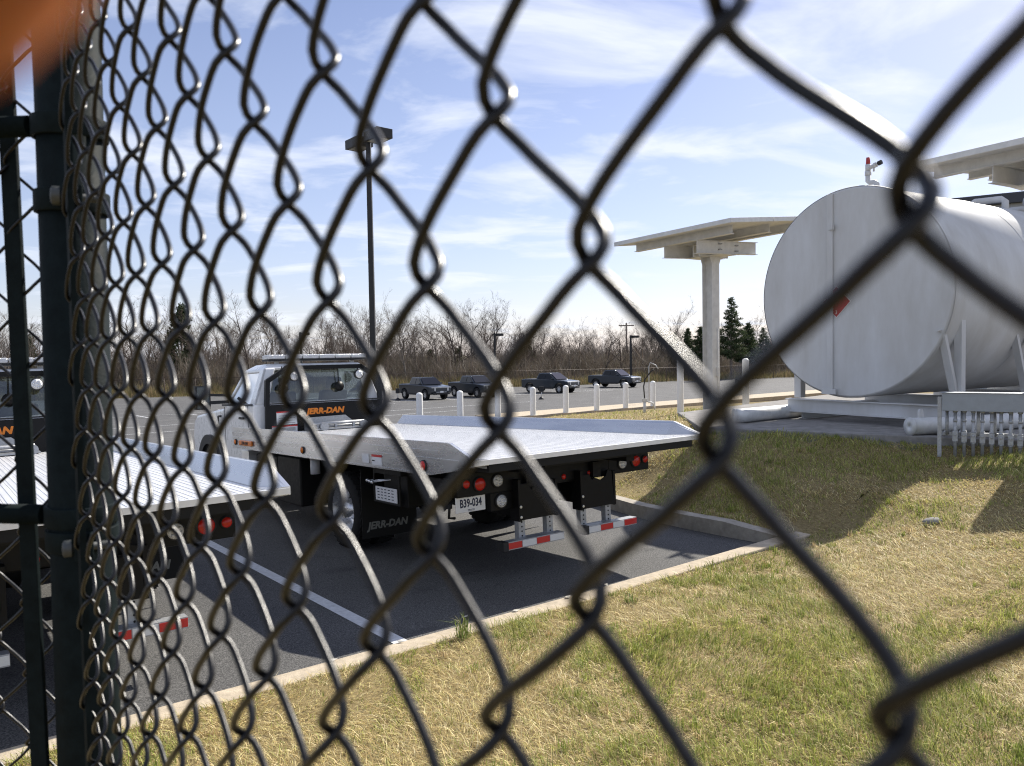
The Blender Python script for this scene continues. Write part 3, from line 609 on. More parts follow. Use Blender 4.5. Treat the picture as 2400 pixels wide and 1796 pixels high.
b.add([TP(-.0115, c0[0]-x_, c0[1]+.02+z_) for x_, z_ in fl], [tuple(range(len(fl)))], 1)
b.hexa([TP(-.013, c0[0]-x_, c0[1]+z_) for x_, z_ in ((-.05, -.005), (.05, -.005), (.05, .003), (-.05, .003))]+[TP(-.011, c0[0]-x_, c0[1]+z_) for x_, z_ in ((-.05, -.005), (.05, -.005), (.05, .003), (-.05, .003))], 1)
pc = b.build('hazard_placard', [mat('placard_red', (.42, .035, .04), .45, 0, 30, .12), M_label], tank, recalc=False)
text('lettering', '3', .075, M_label, pc, frame(-AS, (0, 0, 1), TP(-.0125, c0[0], c0[1]-.155)), .0005)
# skid
b = MB(); zb = PZ-TC.z
def beam(a0, s0, a1, s1, z0, h, w=.14):
    P0, P1 = TP(a0, s0, 0), TP(a1, s1, 0); d = (P1-P0).normalized(); q = Vector((-d.y, d.x, 0))
    for (za, zc_, ww) in ((z0, z0+.014, w), (z0+.014, z0+h-.014, .014), (z0+h-.014, z0+h, w)):
        k = q*ww/2; b.hexa([P0-k+Vector((0, 0, za)), P1-k+Vector((0, 0, za)), P1+k+Vector((0, 0, za)), P0+k+Vector((0, 0, za)), P0-k+Vector((0, 0, zc_)), P1-k+Vector((0, 0, zc_)), P1+k+Vector((0, 0, zc_)), P0+k+Vector((0, 0, zc_))])
for a in (.12, 2.2, 4.4, 6.4): beam(a, 1.15, a, -1.75, zb+.12, .21)
for s_ in (.95, -1.45): beam(.2, s_, TL-.2, s_, zb+.004, .115, .13)
b.build('skid_frame', M_tank, tank)
for a in (.35, 2.3, 4.5, 6.2):
    for s_ in (1, -1):
        b = MB()
        foot = TP(a, s_*1.42 if s_ < 0 else 1.1, zb+.33); top = TP(a, s_*1.42 if s_ < 0 else 1.1, -.50 if s_ < 0 else -1.05)
        if s_ < 0:
            b.bar(foot, top+Vector((0, 0, .12)), .10, .10, up=AX); b.bar(TP(a-.02, -1.38, zb+.33)+AX*.02, TP(a-.32, -1.35, -.62), .09, .06, up=AX); b.bar(TP(a-.42, -1.34, -.60), TP(a-.16, -1.34, -.60), .05, .02)
        else: b.bar(foot, top, .12, .12, up=AX)
        b.build('saddle_support', M_tank, tank)
    b = MB()
    b.hexa([TP(a-.05, .25, zb+.33), TP(a-.05, -.5, zb+.33), TP(a+.05, -.5, zb+.33), TP(a+.05, .25, zb+.33), TP(a-.05, .1, -1.50), TP(a-.05, -.3, -1.50), TP(a+.05, -.3, -1.50), TP(a+.05, .1, -1.50)])
b.build('saddle_support', M_tank, tank)
# fittings on the tank top
b = MB(); v0 = TP(.30, -.12, TRD-.02)
def up3(x_, z_, a_=0): return v0+(-AS)*x_+AX*a_+Vector((0, 0, z_))
b.tube([up3(.14, -.03), up3(.14, .05), up3(.10, .085), up3(.03, .09), up3(0, .12), up3(0, .22)], .037, 12)
b.cyl(up3(0, .20), up3(0, .26), .045, 12); b.cyl(up3(0, .25), up3(0, .36), .038, 12); b.tube([up3(0, .30), up3(.12, .33)], .03, 10); b.cyl(up3(.1, .325), up3(.13, .332), .038, 12); b.cyl(up3(.16, .34), up3(.21, .352), .034, 12, 2); b.tube([up3(.12, .33), up3(.17, .342)], .026, 10)
b.cyl(up3(.09, .32), up3(.09, .24), .014, 8); b.cyl(up3(0, .36), up3(0, .46), .032, 12, 1, .026)
b.build('vent_valve', [M_tank, mat('valve_red', (.4, .04, .04), .5), M_plastic], tank)
b = MB()
for (a, s_, r_, h_) in ((.25, .32, .03, .04), (.3, .2, .03, .035), (1.3, .1, .16, .04), (2.6, .2, .10, .06), (4.6, -.2, .2, .06)): b.cyl(TP(a, s_, TRD-.05), TP(a, s_, TRD+h_), r_, 14)
b.tube([TP(3.6, .1, TRD-.1), TP(3.6, .1, TRD+.07), TP(3.62, .03, TRD+.12), TP(3.7, -.36, TRD+.11), TP(3.7, -.42, TRD+.06), TP(3.7, -.42, TRD-.2)], .055, 12)
b.tube([TP(.1, -.62, TRD-.18), TP(6.4, -.62, TRD-.13)], .018, 8)
b.build('top_pipework', M_tank, tank)
b = MB(); g0 = TP(4.3, -.62, TRD+.08)
b.cyl(g0, g0-AX*.12, .15, 20); b.cyl(g0-AX*.12, g0-AX*.15, .11, 20); b.cyl(g0-AX*.14, g0-AX*.17, .03, 12); b.bar(g0+Vector((0, 0, -.1)), g0+Vector((0, 0, -.55)), .14, .12); b.bar(g0+Vector((0, 0, -.5))-AS*.2, g0+Vector((0, 0, -.25))-AS*.2, .05)
b.build('gauge_horn', M_steel, tank)

# ------------------------------------------------------------------ pipe guards (low bent steel pipes on the pad)
M_gpipe = mat('weathered_pipe', (.60, .605, .60), .5, .1, 8, .14, .06)
def guard(pts, r, label, caps=True, lug=None, loc=None):
    o = thing('pipe_guard', label, 'pipe guard', pts[0])
    P0 = Vector(pts[0]); b = MB(); b.tube([Vector(p)-P0 for p in pts], r, 24); b.build('pipe', M_gpipe, o)
    if caps:
        d = (Vector(pts[0])-Vector(pts[1])).normalized(); b = MB(); b.lathe([(r+.006, -.015), (r+.006, .004), (.012, .006), (.011, -.01), (.001, -.012)], (0, 0, 0), d, 24); b.build('end_cap', M_gpipe, o)
    if lug:
        b = MB(); c = Vector(lug)-P0; d = AX
        pr = [(c+d*(.05*math.cos(a))+Vector((0, 0, .06+.05*math.sin(a)))) for a in np.linspace(0, math.pi, 9)]; pr = [c+d*.05+Vector((0, 0, -.04))]+pr+[c-d*.05+Vector((0, 0, -.04))]
        n = len(pr); k = AS*.012; b.add([p+k for p in pr]+[p-k for p in pr], [tuple(range(n)), tuple(range(n, 2*n))[::-1]]+[(i, (i+1) % n, n+(i+1) % n, n+i) for i in range(n)]); b.build('lifting_lug', M_gpipe, o)
    tag(o, group='bent pipe guards round the tank'); return o
gr = .109; gz = PZ+gr+.002
c1 = at(2132, 990, 9.75); c1.z = gz
g1 = guard([c1, c1+AX*.16+Vector((.10, -.05, 0)), c1+AX*.42+Vector((.28, -.16, 0)), c1+Vector((.62, -.02, 0))+AX*.35, c1+AX*5.5+Vector((.9, -.5, 0))], gr, 'bent steel pipe guard whose round capped end faces out beside the conduit rack', True, c1+AX*.12+Vector((.06, -.02, gr)))
c2 = at(1738, 968, 11.75); c2.z = gz; c3 = at(1855, 950, 12.55); c3.z = gz
g2 = guard([c2-Vector((.12, .0, 0)), c2, c2+(c3-c2)*.5, c3+Vector((.15, .08, 0)), c3+AX*.7+Vector((.2, -.05, 0)), c3+AX*4+Vector((.3, -.3, 0))], gr, 'bent steel pipe guard under the left side of the white tank', True)

# ------------------------------------------------------------------ conduit rack
rk0 = Vector((5.06, 9.06, 0)); rd = Vector((.80, -.60, 0)).normalized(); rq = Vector((rd.y, -rd.x, 0))      # runs to the right and nearer, rq points at the camera
rd = Vector((.83, -.55, 0)).normalized(); rq = Vector((rd.y, -rd.x, 0))
rack = thing('conduit_rack', 'grey steel box on a post with metal conduits running into the grass', 'conduit rack', (rk0.x, rk0.y, lawn_z(rk0.x, rk0.y)))
RO = Vector(rack.location)
def RP(a, o_, z): return rk0+rd*a+rq*o_+Vector((0, 0, z))-RO
zt, zbx = -.545, -.755
b = MB(); b.hexa([RP(.02, -.10, zbx), RP(2.2, -.10, zbx), RP(2.2, .06, zbx), RP(.02, .06, zbx), RP(.02, -.10, zt), RP(2.2, -.10, zt), RP(2.2, .06, zt), RP(.02, .06, zt)]); b.hexa([RP(-.0, -.115, zt), RP(2.22, -.115, zt), RP(2.22, .075, zt), RP(0, .075, zt), RP(0, -.115, zt+.006), RP(2.22, -.115, zt+.006), RP(2.22, .075, zt+.006), RP(0, .075, zt+.006)])
b.build('wireway_box', mat('grey_enamel', (.30, .33, .37), .42, .25, 12, .08, .05), rack, bevel=.004)
def gz_(a, o_): p = rk0+rd*a+rq*o_; return lawn_z(p.x, p.y)-.04
b = MB(); b.bar(RP(-.01, -.0, gz_(0, 0)), RP(-.01, -.0, zt-.05), .042, .042, up=rd); b.build('rack_post', M_steel, rack)
b = MB(); b.bar(RP(-.0, -.13, -1.04), RP(2.2, -.13, -1.03), .04, .04); b.build('strut_channel', M_steel, rack)
b = MB(); b.hexa([RP(.87, -.40, -.50), RP(2.05, -.40, -.50), RP(2.05, -.14, -.50), RP(.87, -.14, -.50), RP(.87, -.40, .86), RP(2.05, -.40, .86), RP(2.05, -.14, .86), RP(.87, -.14, .86)]); b.build('added_shade_box', mat('grey_enamel', (.3, .33, .37)), rack, bevel=.01)  # invented box out of view, added to throw shade on the grass at right
for i in range(13):
    a = .15+i*.091; g = gz_(a, -.01)
    b = MB(); b.tube([RP(a, -.01, g), RP(a, -.01, zbx+.01)], .0185, 10); b.cyl(RP(a, -.01, zbx-.02), RP(a, -.01, zbx-.001), .026, 10); b.cyl(RP(a, -.01, zbx-.13), RP(a, -.01, zbx-.10), .023, 10)
    c = b.build('conduit', M_steel, rack)
    b = MB(); zf = -1.055-.004*i; b.box(-.028, .028, -.028, .028, -.06, .06); b.cyl((.0, .03, -.02), (0, .052, -.02), .014, 8); b.cyl((0, 0, .06), (0, 0, .075), .026, 10); b.cyl((0, 0, -.075), (0, 0, -.06), .026, 10)
    m_ = frame(rd, rq, RP(a, -.01, zf)); b.v = [tuple(m_ @ Vector(v)) for v in b.v]; b.build('seal_fitting', M_steel, c, bevel=.005)
for i in range(5):
    a = .06+i*.16; b = MB(); b.tube([RP(a, -.09, zbx), RP(a, -.09, zbx-.22), RP(a+.0, -.11, zbx-.28), RP(a-.04, -.2, zbx-.30), RP(a-.05, -.9, zbx-.31)], .022, 8); b.build('bent_conduit', M_steel, rack)

# ------------------------------------------------------------------ canopies (tilted slab on a steel T post)
def make_canopy():
    o = thing('canopy', 'cream tilted canopy on a single steel post, left of the white tank', 'canopy')
    ux = Vector((.8, .6, 0)); uy = Vector((-.6, .8, 0))     # local x to the right-away, y left-away; origin at the post foot
    H = 4.30
    b = MB()
    hw, hl, th = 1.72, 1.98, .115
    def tz(x, y): return H+.60+.105*x-.025*y
    for (xa, xb) in ((-hw, -.02), (.02, hw)):
        b.hexa([(xa, -hl, tz(xa, -hl)), (xb, -hl, tz(xb, -hl)), (xb, hl, tz(xb, hl)), (xa, hl, tz(xa, hl)), (xa, -hl, tz(xa, -hl)+th), (xb, -hl, tz(xb, -hl)+th), (xb, hl, tz(xb, hl)+th), (xa, hl, tz(xa, hl)+th)])
    b.build('roof_slab', M_cream, o, bevel=.006)
    for x in (-1.2, 0.35, 1.35):
        b = MB(); z1 = tz(x, 0)-.004
        for (w, za, zc_) in ((.16, 0, .012), (.012, .012, .21), (.16, .21, .222)):
            b.hexa([(x-w/2, -1.62, z1-.22+za+.04), (x+w/2, -1.62, z1-.22+za+.04), (x+w/2, 1.62, z1-.22+za-.04), (x-w/2, 1.62, z1-.22+za-.04), (x-w/2, -1.62, z1-.22+zc_+.04), (x+w/2, -1.62, z1-.22+zc_+.04), (x+w/2, 1.62, z1-.22+zc_-.04), (x-w/2, 1.62, z1-.22+zc_-.04)])
        b.build('purlin', M_cream, o)
    b = MB()
    for y in (-.55, .55):
        for (w, za, zc_) in ((.15, H-.02, H-.008), (.014, H-.008, H+.308), (.15, H+.308, H+.32)): b.hexa([(-1.25, y-w/2, za-.06), (1.25, y-w/2, za+.06), (1.25, y+w/2, za+.06), (-1.25, y+w/2, za-.06), (-1.25, y-w/2, zc_-.06), (1.25, y-w/2, zc_+.06), (1.25, y+w/2, zc_+.06), (-1.25, y+w/2, zc_-.06)])
    for x in (-.35, .35):
        for z in (.08, .23): b.cyl((x-.03, -.63, H+z), (x-.03, -.55, H+z), .016, 8, 1); b.cyl((x+.03, -.63, H+z), (x+.03, -.55, H+z), .016, 8, 1)
    b.build('girder', [M_cream, M_steel], o)
    b = MB()
    for y in (-.1, .1): b.bar((0, y-.02, H+.1), (0, y+.02, H+.1), 1.2, .3, up=(0, 0, 1))
    b.box(-.6, .6, -.5, -.486, H+.0, H+.26); b.build('cross_brace', M_cream, o)
    b = MB()
    w = .155
    b.box(-w, w, -w-.012, -w, -.3, H-.03); b.box(-w, w, w, w+.012, -.3, H-.03); b.box(-.007, .007, -w, w, -.3, H-.03)
    b.box(-.30, .30, -.62, .62, H-.035, H-.022)
    for y in (-w-.006, w+.006): b.prism([(-w, H-.24), (-.24, H-.04), (.24, H-.04), (w, H-.24)], 1, y-.007, y+.007)
    b.box(-.22, .22, -.24, .24, -.02, .02)
    b.tube([(.04, -w-.04, .0), (.04, -w-.04, 2.3)], .014, 6); b.box(0, .09, -w-.07, -w-.013, 1.0, 1.25)
    b.build('post', M_cream, o)
    return o
can = make_canopy(); CYAW = math.atan2(.6024, .7982)
cp_ = Vector((5.49, 21.14, -1.72)); can.location = cp_; can.rotation_euler = (0, 0, CYAW)
can2 = dup(can, 'cream tilted canopy rising behind the top of the white tank'); can2.location = cp_+Vector((.6024, -.7982, 0))*8.03+Vector((0, 0, .52))
can['group'] = can2['group'] = 'canopies over the fuel island'
# grey building with a dark roof edge behind the tank
bd = thing('building', 'grey metal sided building with dark roof edge behind the tank', 'building', (23.8, 23.5, -2.2), rad(-30))
b = MB(); b.box(-9, 14, 0, 10, 0, 7.15)
for i in range(76): b.box(-9+i*.3, -8.96+i*.3, -.025, 0, 0, 7.15)
b.build('wall', M_build, bd); b = MB(); b.box(-9.2, 14.2, -.25, 10.2, 7.152, 7.5); b.build('roof', M_dark, bd)

# ------------------------------------------------------------------ bollards
def bollard(x, y, zb_, h, r, label):
    o = MB(); n = [(r, -.3), (r, h-r*.75)]+[(r*math.cos(a), h-r*.75+r*.75*math.sin(a)) for a in np.linspace(.25, math.pi/2-.02, 6)]+[(.001, h)]
    o.lathe(n, (0, 0, 0), (0, 0, 1), 20); m = o.build('bollard', M_bolw); m.location = (x, y, zb_); tag(m, label, 'bollard', 'white bollards round the fuel island'); return m
BL = ['short white bollard beside the front of the leftmost pickup truck', 'short white bollard, second from the left in the row', 'short white bollard at the end of the fence gap, third from the left', 'short white bollard behind the deck, fourth from the left', 'short white bollard standing in front of the third pickup truck', 'short white bollard between the third and the fourth pickup truck', 'short white bollard in front of the rightmost pickup truck', 'short white bollard right behind the thin water hydrant']
RD2 = Vector((.804, .595, 0))
for i in range(8):
    t = 3.43-(7-i)*1.59; p = Vector((3.115, 30, 0))+RD2*t; bollard(p.x, p.y, -2.32, 1.08, .108, BL[i])
for (px, d, lab, base) in ((1594, 22.5, 'tall white bollard left of the canopy post', -1.75), (1747.5, 21.5, 'tall white bollard between the canopy post and the tank', -1.55)):
    p = at(px, 840, d); bollard(p.x, p.y, base, p.z-base, .095, lab)
# yard hydrant with curved hose
p = at(1511, 955, 26.5); p.z = lawn_z(p.x, p.y)
hy = thing('water_hydrant', 'thin yard hydrant with a curved black hose before the bollards', 'hydrant', p)
b = MB(); b.tube([(0, 0, -.1), (0, 0, .42)], .05, 10); b.box(-.09, .09, -.05, .05, .38, .5); b.tube([(.05, -.02, .4), (.28, -.02, .34), (.34, -.02, .1)], .025, 8); b.build('standpipe', M_gpipe, hy)
b = MB(); b.tube([(0, 0, .5), (-.03, 0, .9), (.02, 0, 1.15), (.22, 0, 1.42), (.34, 0, 1.5)], .022, 8); b.build('hose', M_plastic, hy)
p = at(1521, 890, 34); gl = thing('gooseneck_pole', 'thin grey pole with a bent top behind the row of bollards', 'pole', (p.x, p.y, -2.9))
b = MB(); b.tube([(0, 0, 0), (0, 0, 2.2), (.06, 0, 2.4), (.3, 0, 2.28), (.42, 0, 2.1)], .022, 8); b.build('pole', M_steel, gl)

# ------------------------------------------------------------------ pickup trucks far out on the lot
def make_pickup():
    t = thing('pickup_truck', 'x', 'pickup truck')
    Lh, Wd = 2.75, .98; wr = .42; fy, ry = 1.72, -1.72; z0 = .42
    def arch(cy, a0, a1): return [(cy+.52*math.cos(a), wr+.52*math.sin(a)) for a in np.linspace(a0, a1, 12)]
    prof = [(-2.72, .62), (-2.68, .50), (-2.3, z0+.02)]+arch(ry, math.pi-.05, .05)+arch(fy, math.pi-.05, .05)+[(2.3, .46), (2.66, .52), (2.74, .68), (2.73, .98), (2.66, 1.10), (2.2, 1.16), (1.30, 1.24), (-.95, 1.28), (-2.72, 1.25)]
    b = MB(); b.prism(prof, 0, -Wd, Wd); bo = b.build('body', M_pickup, t, bevel=.06, seg=3)
    b = MB(); b.box(-.82, .82, -2.6, -1.02, 1.20, 1.30); b.build('bed_cover', M_plastic, t)
    b = MB(); b.hexa([(-.95, -.98, 1.25), (.95, -.98, 1.25), (.95, 1.42, 1.22), (-.95, 1.42, 1.22), (-.76, -.72, 1.84), (.76, -.72, 1.84), (.74, .52, 1.86), (-.74, .52, 1.86)]); b.build('cab', M_pickup, t, bevel=.05, seg=3)
    b = MB()
    b.add([(-.88, 1.39, 1.262), (.88, 1.39, 1.262), (.70, .60, 1.822), (-.70, .60, 1.822)], [(0, 1, 2, 3)])
    b.v = [(x, y+.028, z+.028) for x, y, z in b.v]; b.build('windscreen', M_dglass, t)
    for s_ in (-1, 1):
        for (ya, yb, ta, tb) in ((-.78, .10, -.62, .10), (.16, 1.12, .16, .46)):
            b = MB(); b.add([(s_*.962, ya, 1.30), (s_*.962, yb, 1.30), (s_*.79, tb, 1.78), (s_*.79, ta, 1.78)], [(0, 1, 2, 3)]); b.build('side_window', M_dglass, t)
        b = MB(); b.box(min(s_*.97, s_*1.14), max(s_*.97, s_*1.14), .92, 1.04, 1.26, 1.40); b.build('wing_mirror', M_pickup, t, bevel=.03)
        for (cy, nm) in ((fy, 'front'), (ry, 'rear')):
            b = MB(); x = s_*.86; b.lathe([(.26, -.13), (.40, -.14), (wr, -.09), (wr, .09), (.40, .14), (.26, .13)], (x, cy, wr), (1, 0, 0), 28); ty = b.build('tyre', M_rub, t)
            b = MB(); b.lathe([(.275, .11*s_), (.25, .07*s_), (.001, .06*s_)], (x, cy, wr), (1, 0, 0), 24, 1)
            for q in range(10):
                a = q*math.pi/5; b.bar((x+.085*s_, cy+.04*math.cos(a), wr+.04*math.sin(a)), (x+.10*s_, cy+.27*math.cos(a), wr+.27*math.sin(a)), .05, .03, up=(1, 0, 0))
            b.build('rim', [M_rim, M_plastic], ty)
        b = MB(); b.prism([(z_c, y_c) for z_c, y_c in [(s_*.62+.055*math.cos(a), .90+(.09 if math.sin(a) > 0 else -.09)+.055*math.sin(a)) for a in np.linspace(0, 2*math.pi, 18)[:-1]]], 1, 2.70, 2.775)
        b.v = [(x, y, z) for (x, y, z) in b.v]; b.build('headlight', M_clear, t)
        b = MB(); b.box(min(s_*.96, s_*1.0), max(s_*.96, s_*1.0), -1.1, 1.1, .40, .56); b.build('sill', M_plastic, t)
    b = MB(); b.box(-.92, .92, 2.735, 2.765, 1.03, 1.065); b.build('light_strip', M_clear, t)
    b = MB(); b.box(-.8, .8, 2.70, 2.80, .46, .62); b.box(-.5, .5, 2.71, 2.79, .63, .70, 1); b.build('bumper', [M_plastic, M_steel], t, bevel=.03)
    b = MB(); b.box(-.16, .16, 2.80, 2.81, .62, .76); b.build('number_plate', M_label, t)
    return t
pk = make_pickup(); PL = ['dark blue pickup truck parked leftmost, showing its white number plate', 'dark pickup truck parked close beside the leftmost one, half behind the fence wire', 'dark pickup truck with the sign stand in front of it, third from the left', 'dark pickup truck parked farthest right and farthest away']
for i, (px, py, hd) in enumerate(((995, 938, -53), (1112, 933, -52), (1290, 923, -40), (1440, 909.5, -40))):
    o = pk if i == 0 else dup(pk)
    r_ = ray(px, py); d = 3.83/-r_.z; p = r_*d; o.location = (p.x, p.y, lot_z(*rs_of(p.x, p.y))); o.rotation_euler = (0, 0, rad(hd-90+360*0)); o['label'] = PL[i]; o['group'] = 'dark pickup trucks parked on the far lot'
# sign stands
def stand(px, py, d, label, first=[None]):
    p = at(px, py, d); z = lot_z(*rs_of(p.x, p.y))
    if first[0] is None:
        t = thing('sign_stand', 'x', 'sign stand'); b = MB(); b.lathe([(.22, 0), (.22, .05), (.06, .22), (.001, .23)], (0, 0, 0), (0, 0, 1), 8); b.build('base', M_plastic, t)
        b = MB(); b.tube([(0, 0, .2), (0, 0, .62)], .022, 8); b.build('pole', M_gpipe, t); b = MB(); b.box(-.17, .17, -.07, .04, .58, 1.0); b.build('sign_panel', M_plastic, t, bevel=.02); first[0] = t
    else: t = dup(first[0])
    t.location = (p.x, p.y, z); t['label'] = label; t['group'] = 'small black sign stands on the lot'
stand(910, 921, 62, 'small black sign stand left of the leftmost pickup truck, the outer one'); stand(932, 916, 64, 'small black sign stand right behind the tail of the leftmost pickup truck')
stand(1269, 928, 58, 'small black sign stand in front of the third pickup truck'); stand(1728, 891, 62, 'small black sign stand on the lot between canopy post and tank')

# ------------------------------------------------------------------ light poles
def light_pole(p, h, w, heads, label, a0, yaw=0):
    o = thing('lamp_post', label, 'lamp post', p, yaw); b = MB()
    k = w/2; b.hexa([(-k, -k, 0), (k, -k, 0), (k, k, 0), (-k, k, 0), (-k*.8, -k*.8, h), (k*.8, -k*.8, h), (k*.8, k*.8, h), (-k*.8, k*.8, h)]); b.cyl((0, 0, -.3), (0, 0, .5), .3, 20, 1); b.build('pole', [M_dpole, M_conc], o)
    for a in heads:
        b = MB(); c, s_ = math.cos(a), math.sin(a); m = frame((c, s_, 0), (-s_, c, 0), (0, 0, h))
        b.box(.0, .22, -.04, .04, -.20, -.06); b.box(.16, .92, -.25, .25, -.30, -.04); b.box(.26, .82, -.18, .18, -.312, -.301, 1); b.v = [tuple(m @ Vector(v)) for v in b.v]; b.build('lamp_head', [M_dpole, M_lens], o, bevel=.015)
    return o
p = at(863, 322, 22); lp0 = at(868, 900, 22)
light_pole((p.x, p.y, -2.75), p.z+2.75+.1, .165, (rad(-50), rad(130)), 'tall dark lamp post with two box heads behind the tow truck', 0)
for (px, py, d, lab) in ((1158.8, 781, 80, 'thin lamp post with one arm over the second pickup truck'), (1478, 786, 88, 'thin lamp post with one arm above the rightmost pickup truck'), (704, 779, 80, 'thin lamp post far behind the cab of the tow truck')):
    p = at(px, py, d); light_pole((p.x, p.y, -3.86), p.z+3.86, .26, (rad(15),), lab, 0).scale = (1, 1, 1)
for o in bpy.data.objects:
    if o.get('category') == 'lamp post': o['group'] = 'lamp posts of the lot'
# a wooden utility pole beyond the trees
p = at(1468, 762, 150); up_ = thing('utility_pole', 'wooden utility pole with a crossarm among the bare trees', 'utility pole', (p.x, p.y, -4.2)); b = MB(); b.cyl((0, 0, 0), (0, 0, p.z+4.6), .16, 8); b.build('pole', M_bark, up_); b = MB(); b.box(-1.5, 1.5, -.08, .08, p.z+4.0, p.z+4.2); b.build('crossarm', M_bark, up_)

# ------------------------------------------------------------------ far chain link fence
FD = Vector((33, 8.9, 0)).normalized(); FN = Vector((-FD.y, FD.x, 0)); F0 = Vector((-14.3, 86, 0))
ff = thing('chain_link_fence', 'long rusty brown chain link fence along the far edge of the lot', 'fence', (F0.x, F0.y, -3.92))
M_ff = mat('rusty_pipe', (.07, .05, .04), .6, .3)
b = MB(); A0, A1 = -62.0, 62.0
b.tube([FD*A0+Vector((0, 0, 1.86)), FD*A1+Vector((0, 0, 1.86))], .035, 6); b.build('top_rail', M_ff, ff)
for i in range(42):
    b = MB(); q = FD*(A0+3.02*i); b.tube([q+Vector((0, 0, -.3)), q+Vector((0, 0, 1.9))], .04, 6); b.build('fence_post', M_ff, ff)
m = bpy.data.materials.new('far_mesh'); m.use_nodes = True; t_ = m.node_tree; pr_ = t_.nodes['Principled BSDF']; pr_.inputs['Base Color'].default_value = (.06, .045, .035, 1); pr_.inputs['Roughness'].default_value = .6; pr_.inputs['Alpha'].default_value = .16
b = MB(); b.add([FD*A0+FN*.02+Vector((0, 0, .02)), FD*A1+FN*.02+Vector((0, 0, .02)), FD*A1+FN*.02+Vector((0, 0, 1.84)), FD*A0+FN*.02+Vector((0, 0, 1.84))], [(0, 1, 2, 3)]); b.build('mesh_fabric', m, ff)

# ------------------------------------------------------------------ bare winter trees, cedars and pines behind the far fence
def bare_tree(seed, H, spread, dens):
    """trunk and twigs as two builders; recursive limbs"""
    R = random.Random(seed); tb = MB(); cb = MB()
    def limb(p, d, ln, r, lev):
        n = 4 if lev == 0 else 3; pts = [p]; q = p.copy(); dd = d.copy(); rs = [r]
        for i in range(n):
            dd = (dd+Vector((R.uniform(-1, 1), R.uniform(-1, 1), R.uniform(-.2, .6)))*(.10 if lev == 0 else .22)).normalized(); q = q+dd*ln/n; pts.append(q.copy()); rs.append(max(.006, r*(1-.62*(i+1)/n)))
        (tb if lev < 2 else cb).tube(pts, rs, 5 if lev < 2 else 3, 0, cap=False, smooth=True)
        if lev >= 4: return
        k = (7, 6, 5, 4)[lev]*dens
        k = int(k)+(R.random() < k-int(k))
        for i in range(k):
            t = R.uniform(.30 if lev == 0 else .2, 1.0); j = min(n-1, int(t*n)); w = t*n-j; pp = pts[j].lerp(pts[j+1], w); base = (pts[j+1]-pts[j]).normalized()
            az = R.uniform(0, 2*math.pi); o = base.orthogonal().normalized(); o = o*math.cos(az)+base.cross(o)*math.sin(az); a = R.uniform(.45, .95)*spread
            nd_ = (base*math.cos(a)+o*math.sin(a)+Vector((0, 0, .18))).normalized()
            limb(pp, nd_, ln*R.uniform(.38, .62)*(1.0 if lev else .9), max(.009, rs[j]*R.uniform(.4, .6)), lev+1)
    limb(Vector((0, 0, -.2)), Vector((R.uniform(-.08, .08), R.uniform(-.08, .08), 1)), H*.78, H*.016, 0)
    return tb, cb
def place_tree(proto, x, y, sc, rz, label, group, z=-3.95):
    o = dup(proto) if proto.get('used') else proto; proto['used'] = 1
    o.location = (x, y, z); o.rotation_euler = (0, 0, rz); o.scale = (sc, sc, sc*random.uniform(.9, 1.1)); o['label'] = label; o['group'] = group; return o
TREES = []
for i, (H, sp, de) in enumerate(((10, 1.0, 1.0), (9, .8, 1.15), (11, 1.15, .9), (8, 1.2, 1.1), (10.5, .7, 1.0), (7.5, 1.0, 1.25))):
    t = thing('bare_tree', 'x', 'tree'); tb, cb = bare_tree(100+i, H, sp, de); tb.build('trunk', mat('bark%d' % (i % 3), ((.11, .095, .085), (.17, .15, .13), (.085, .07, .06))[i % 3], .9, 0, 3, .3, spec=.1), t, recalc=False)
    cb.build('crown', mat('twig%d' % (i % 3), ((.13, .105, .09), (.17, .145, .125), (.11, .085, .07))[i % 3], .9, 0, 1.2, .3, spec=.1), t, recalc=False); TREES.append(t)
TLAB = ['tall bare grey tree with a broad open crown in the wood behind the far fence', 'bare pale tree with a narrow dense crown behind the far fence', 'tallest kind of bare dark tree with wide spreading limbs behind the far fence', 'low bare tree with a wide round crown behind the far fence', 'tall slender bare pale tree with upright limbs behind the far fence', 'small dense bare dark tree behind the far fence']
rt = random.Random(5)
def fence_pt(u, v): return F0+FD*u+FN*v
k = 0
for row, (v0_, step) in enumerate(((12, 3.2), (18, 2.7), (26, 3.0), (36, 3.6))):
    u = -60+rt.uniform(0, 3)
    while u < 72:
        p = fence_pt(u+rt.uniform(-1, 1), v0_+rt.uniform(-2.5, 2.5)); i = rt.randrange(6)
        dens_side = 1.0 if u < 20 else .8
        place_tree(TREES[i], p.x, p.y, rt.uniform(.55, .88)*dens_side*(1+.010*v0_), rt.uniform(0, 6.28), TLAB[i], 'bare trees behind the far fence: kind %d' % (i+1)); u += step*rt.uniform(.7, 1.5)
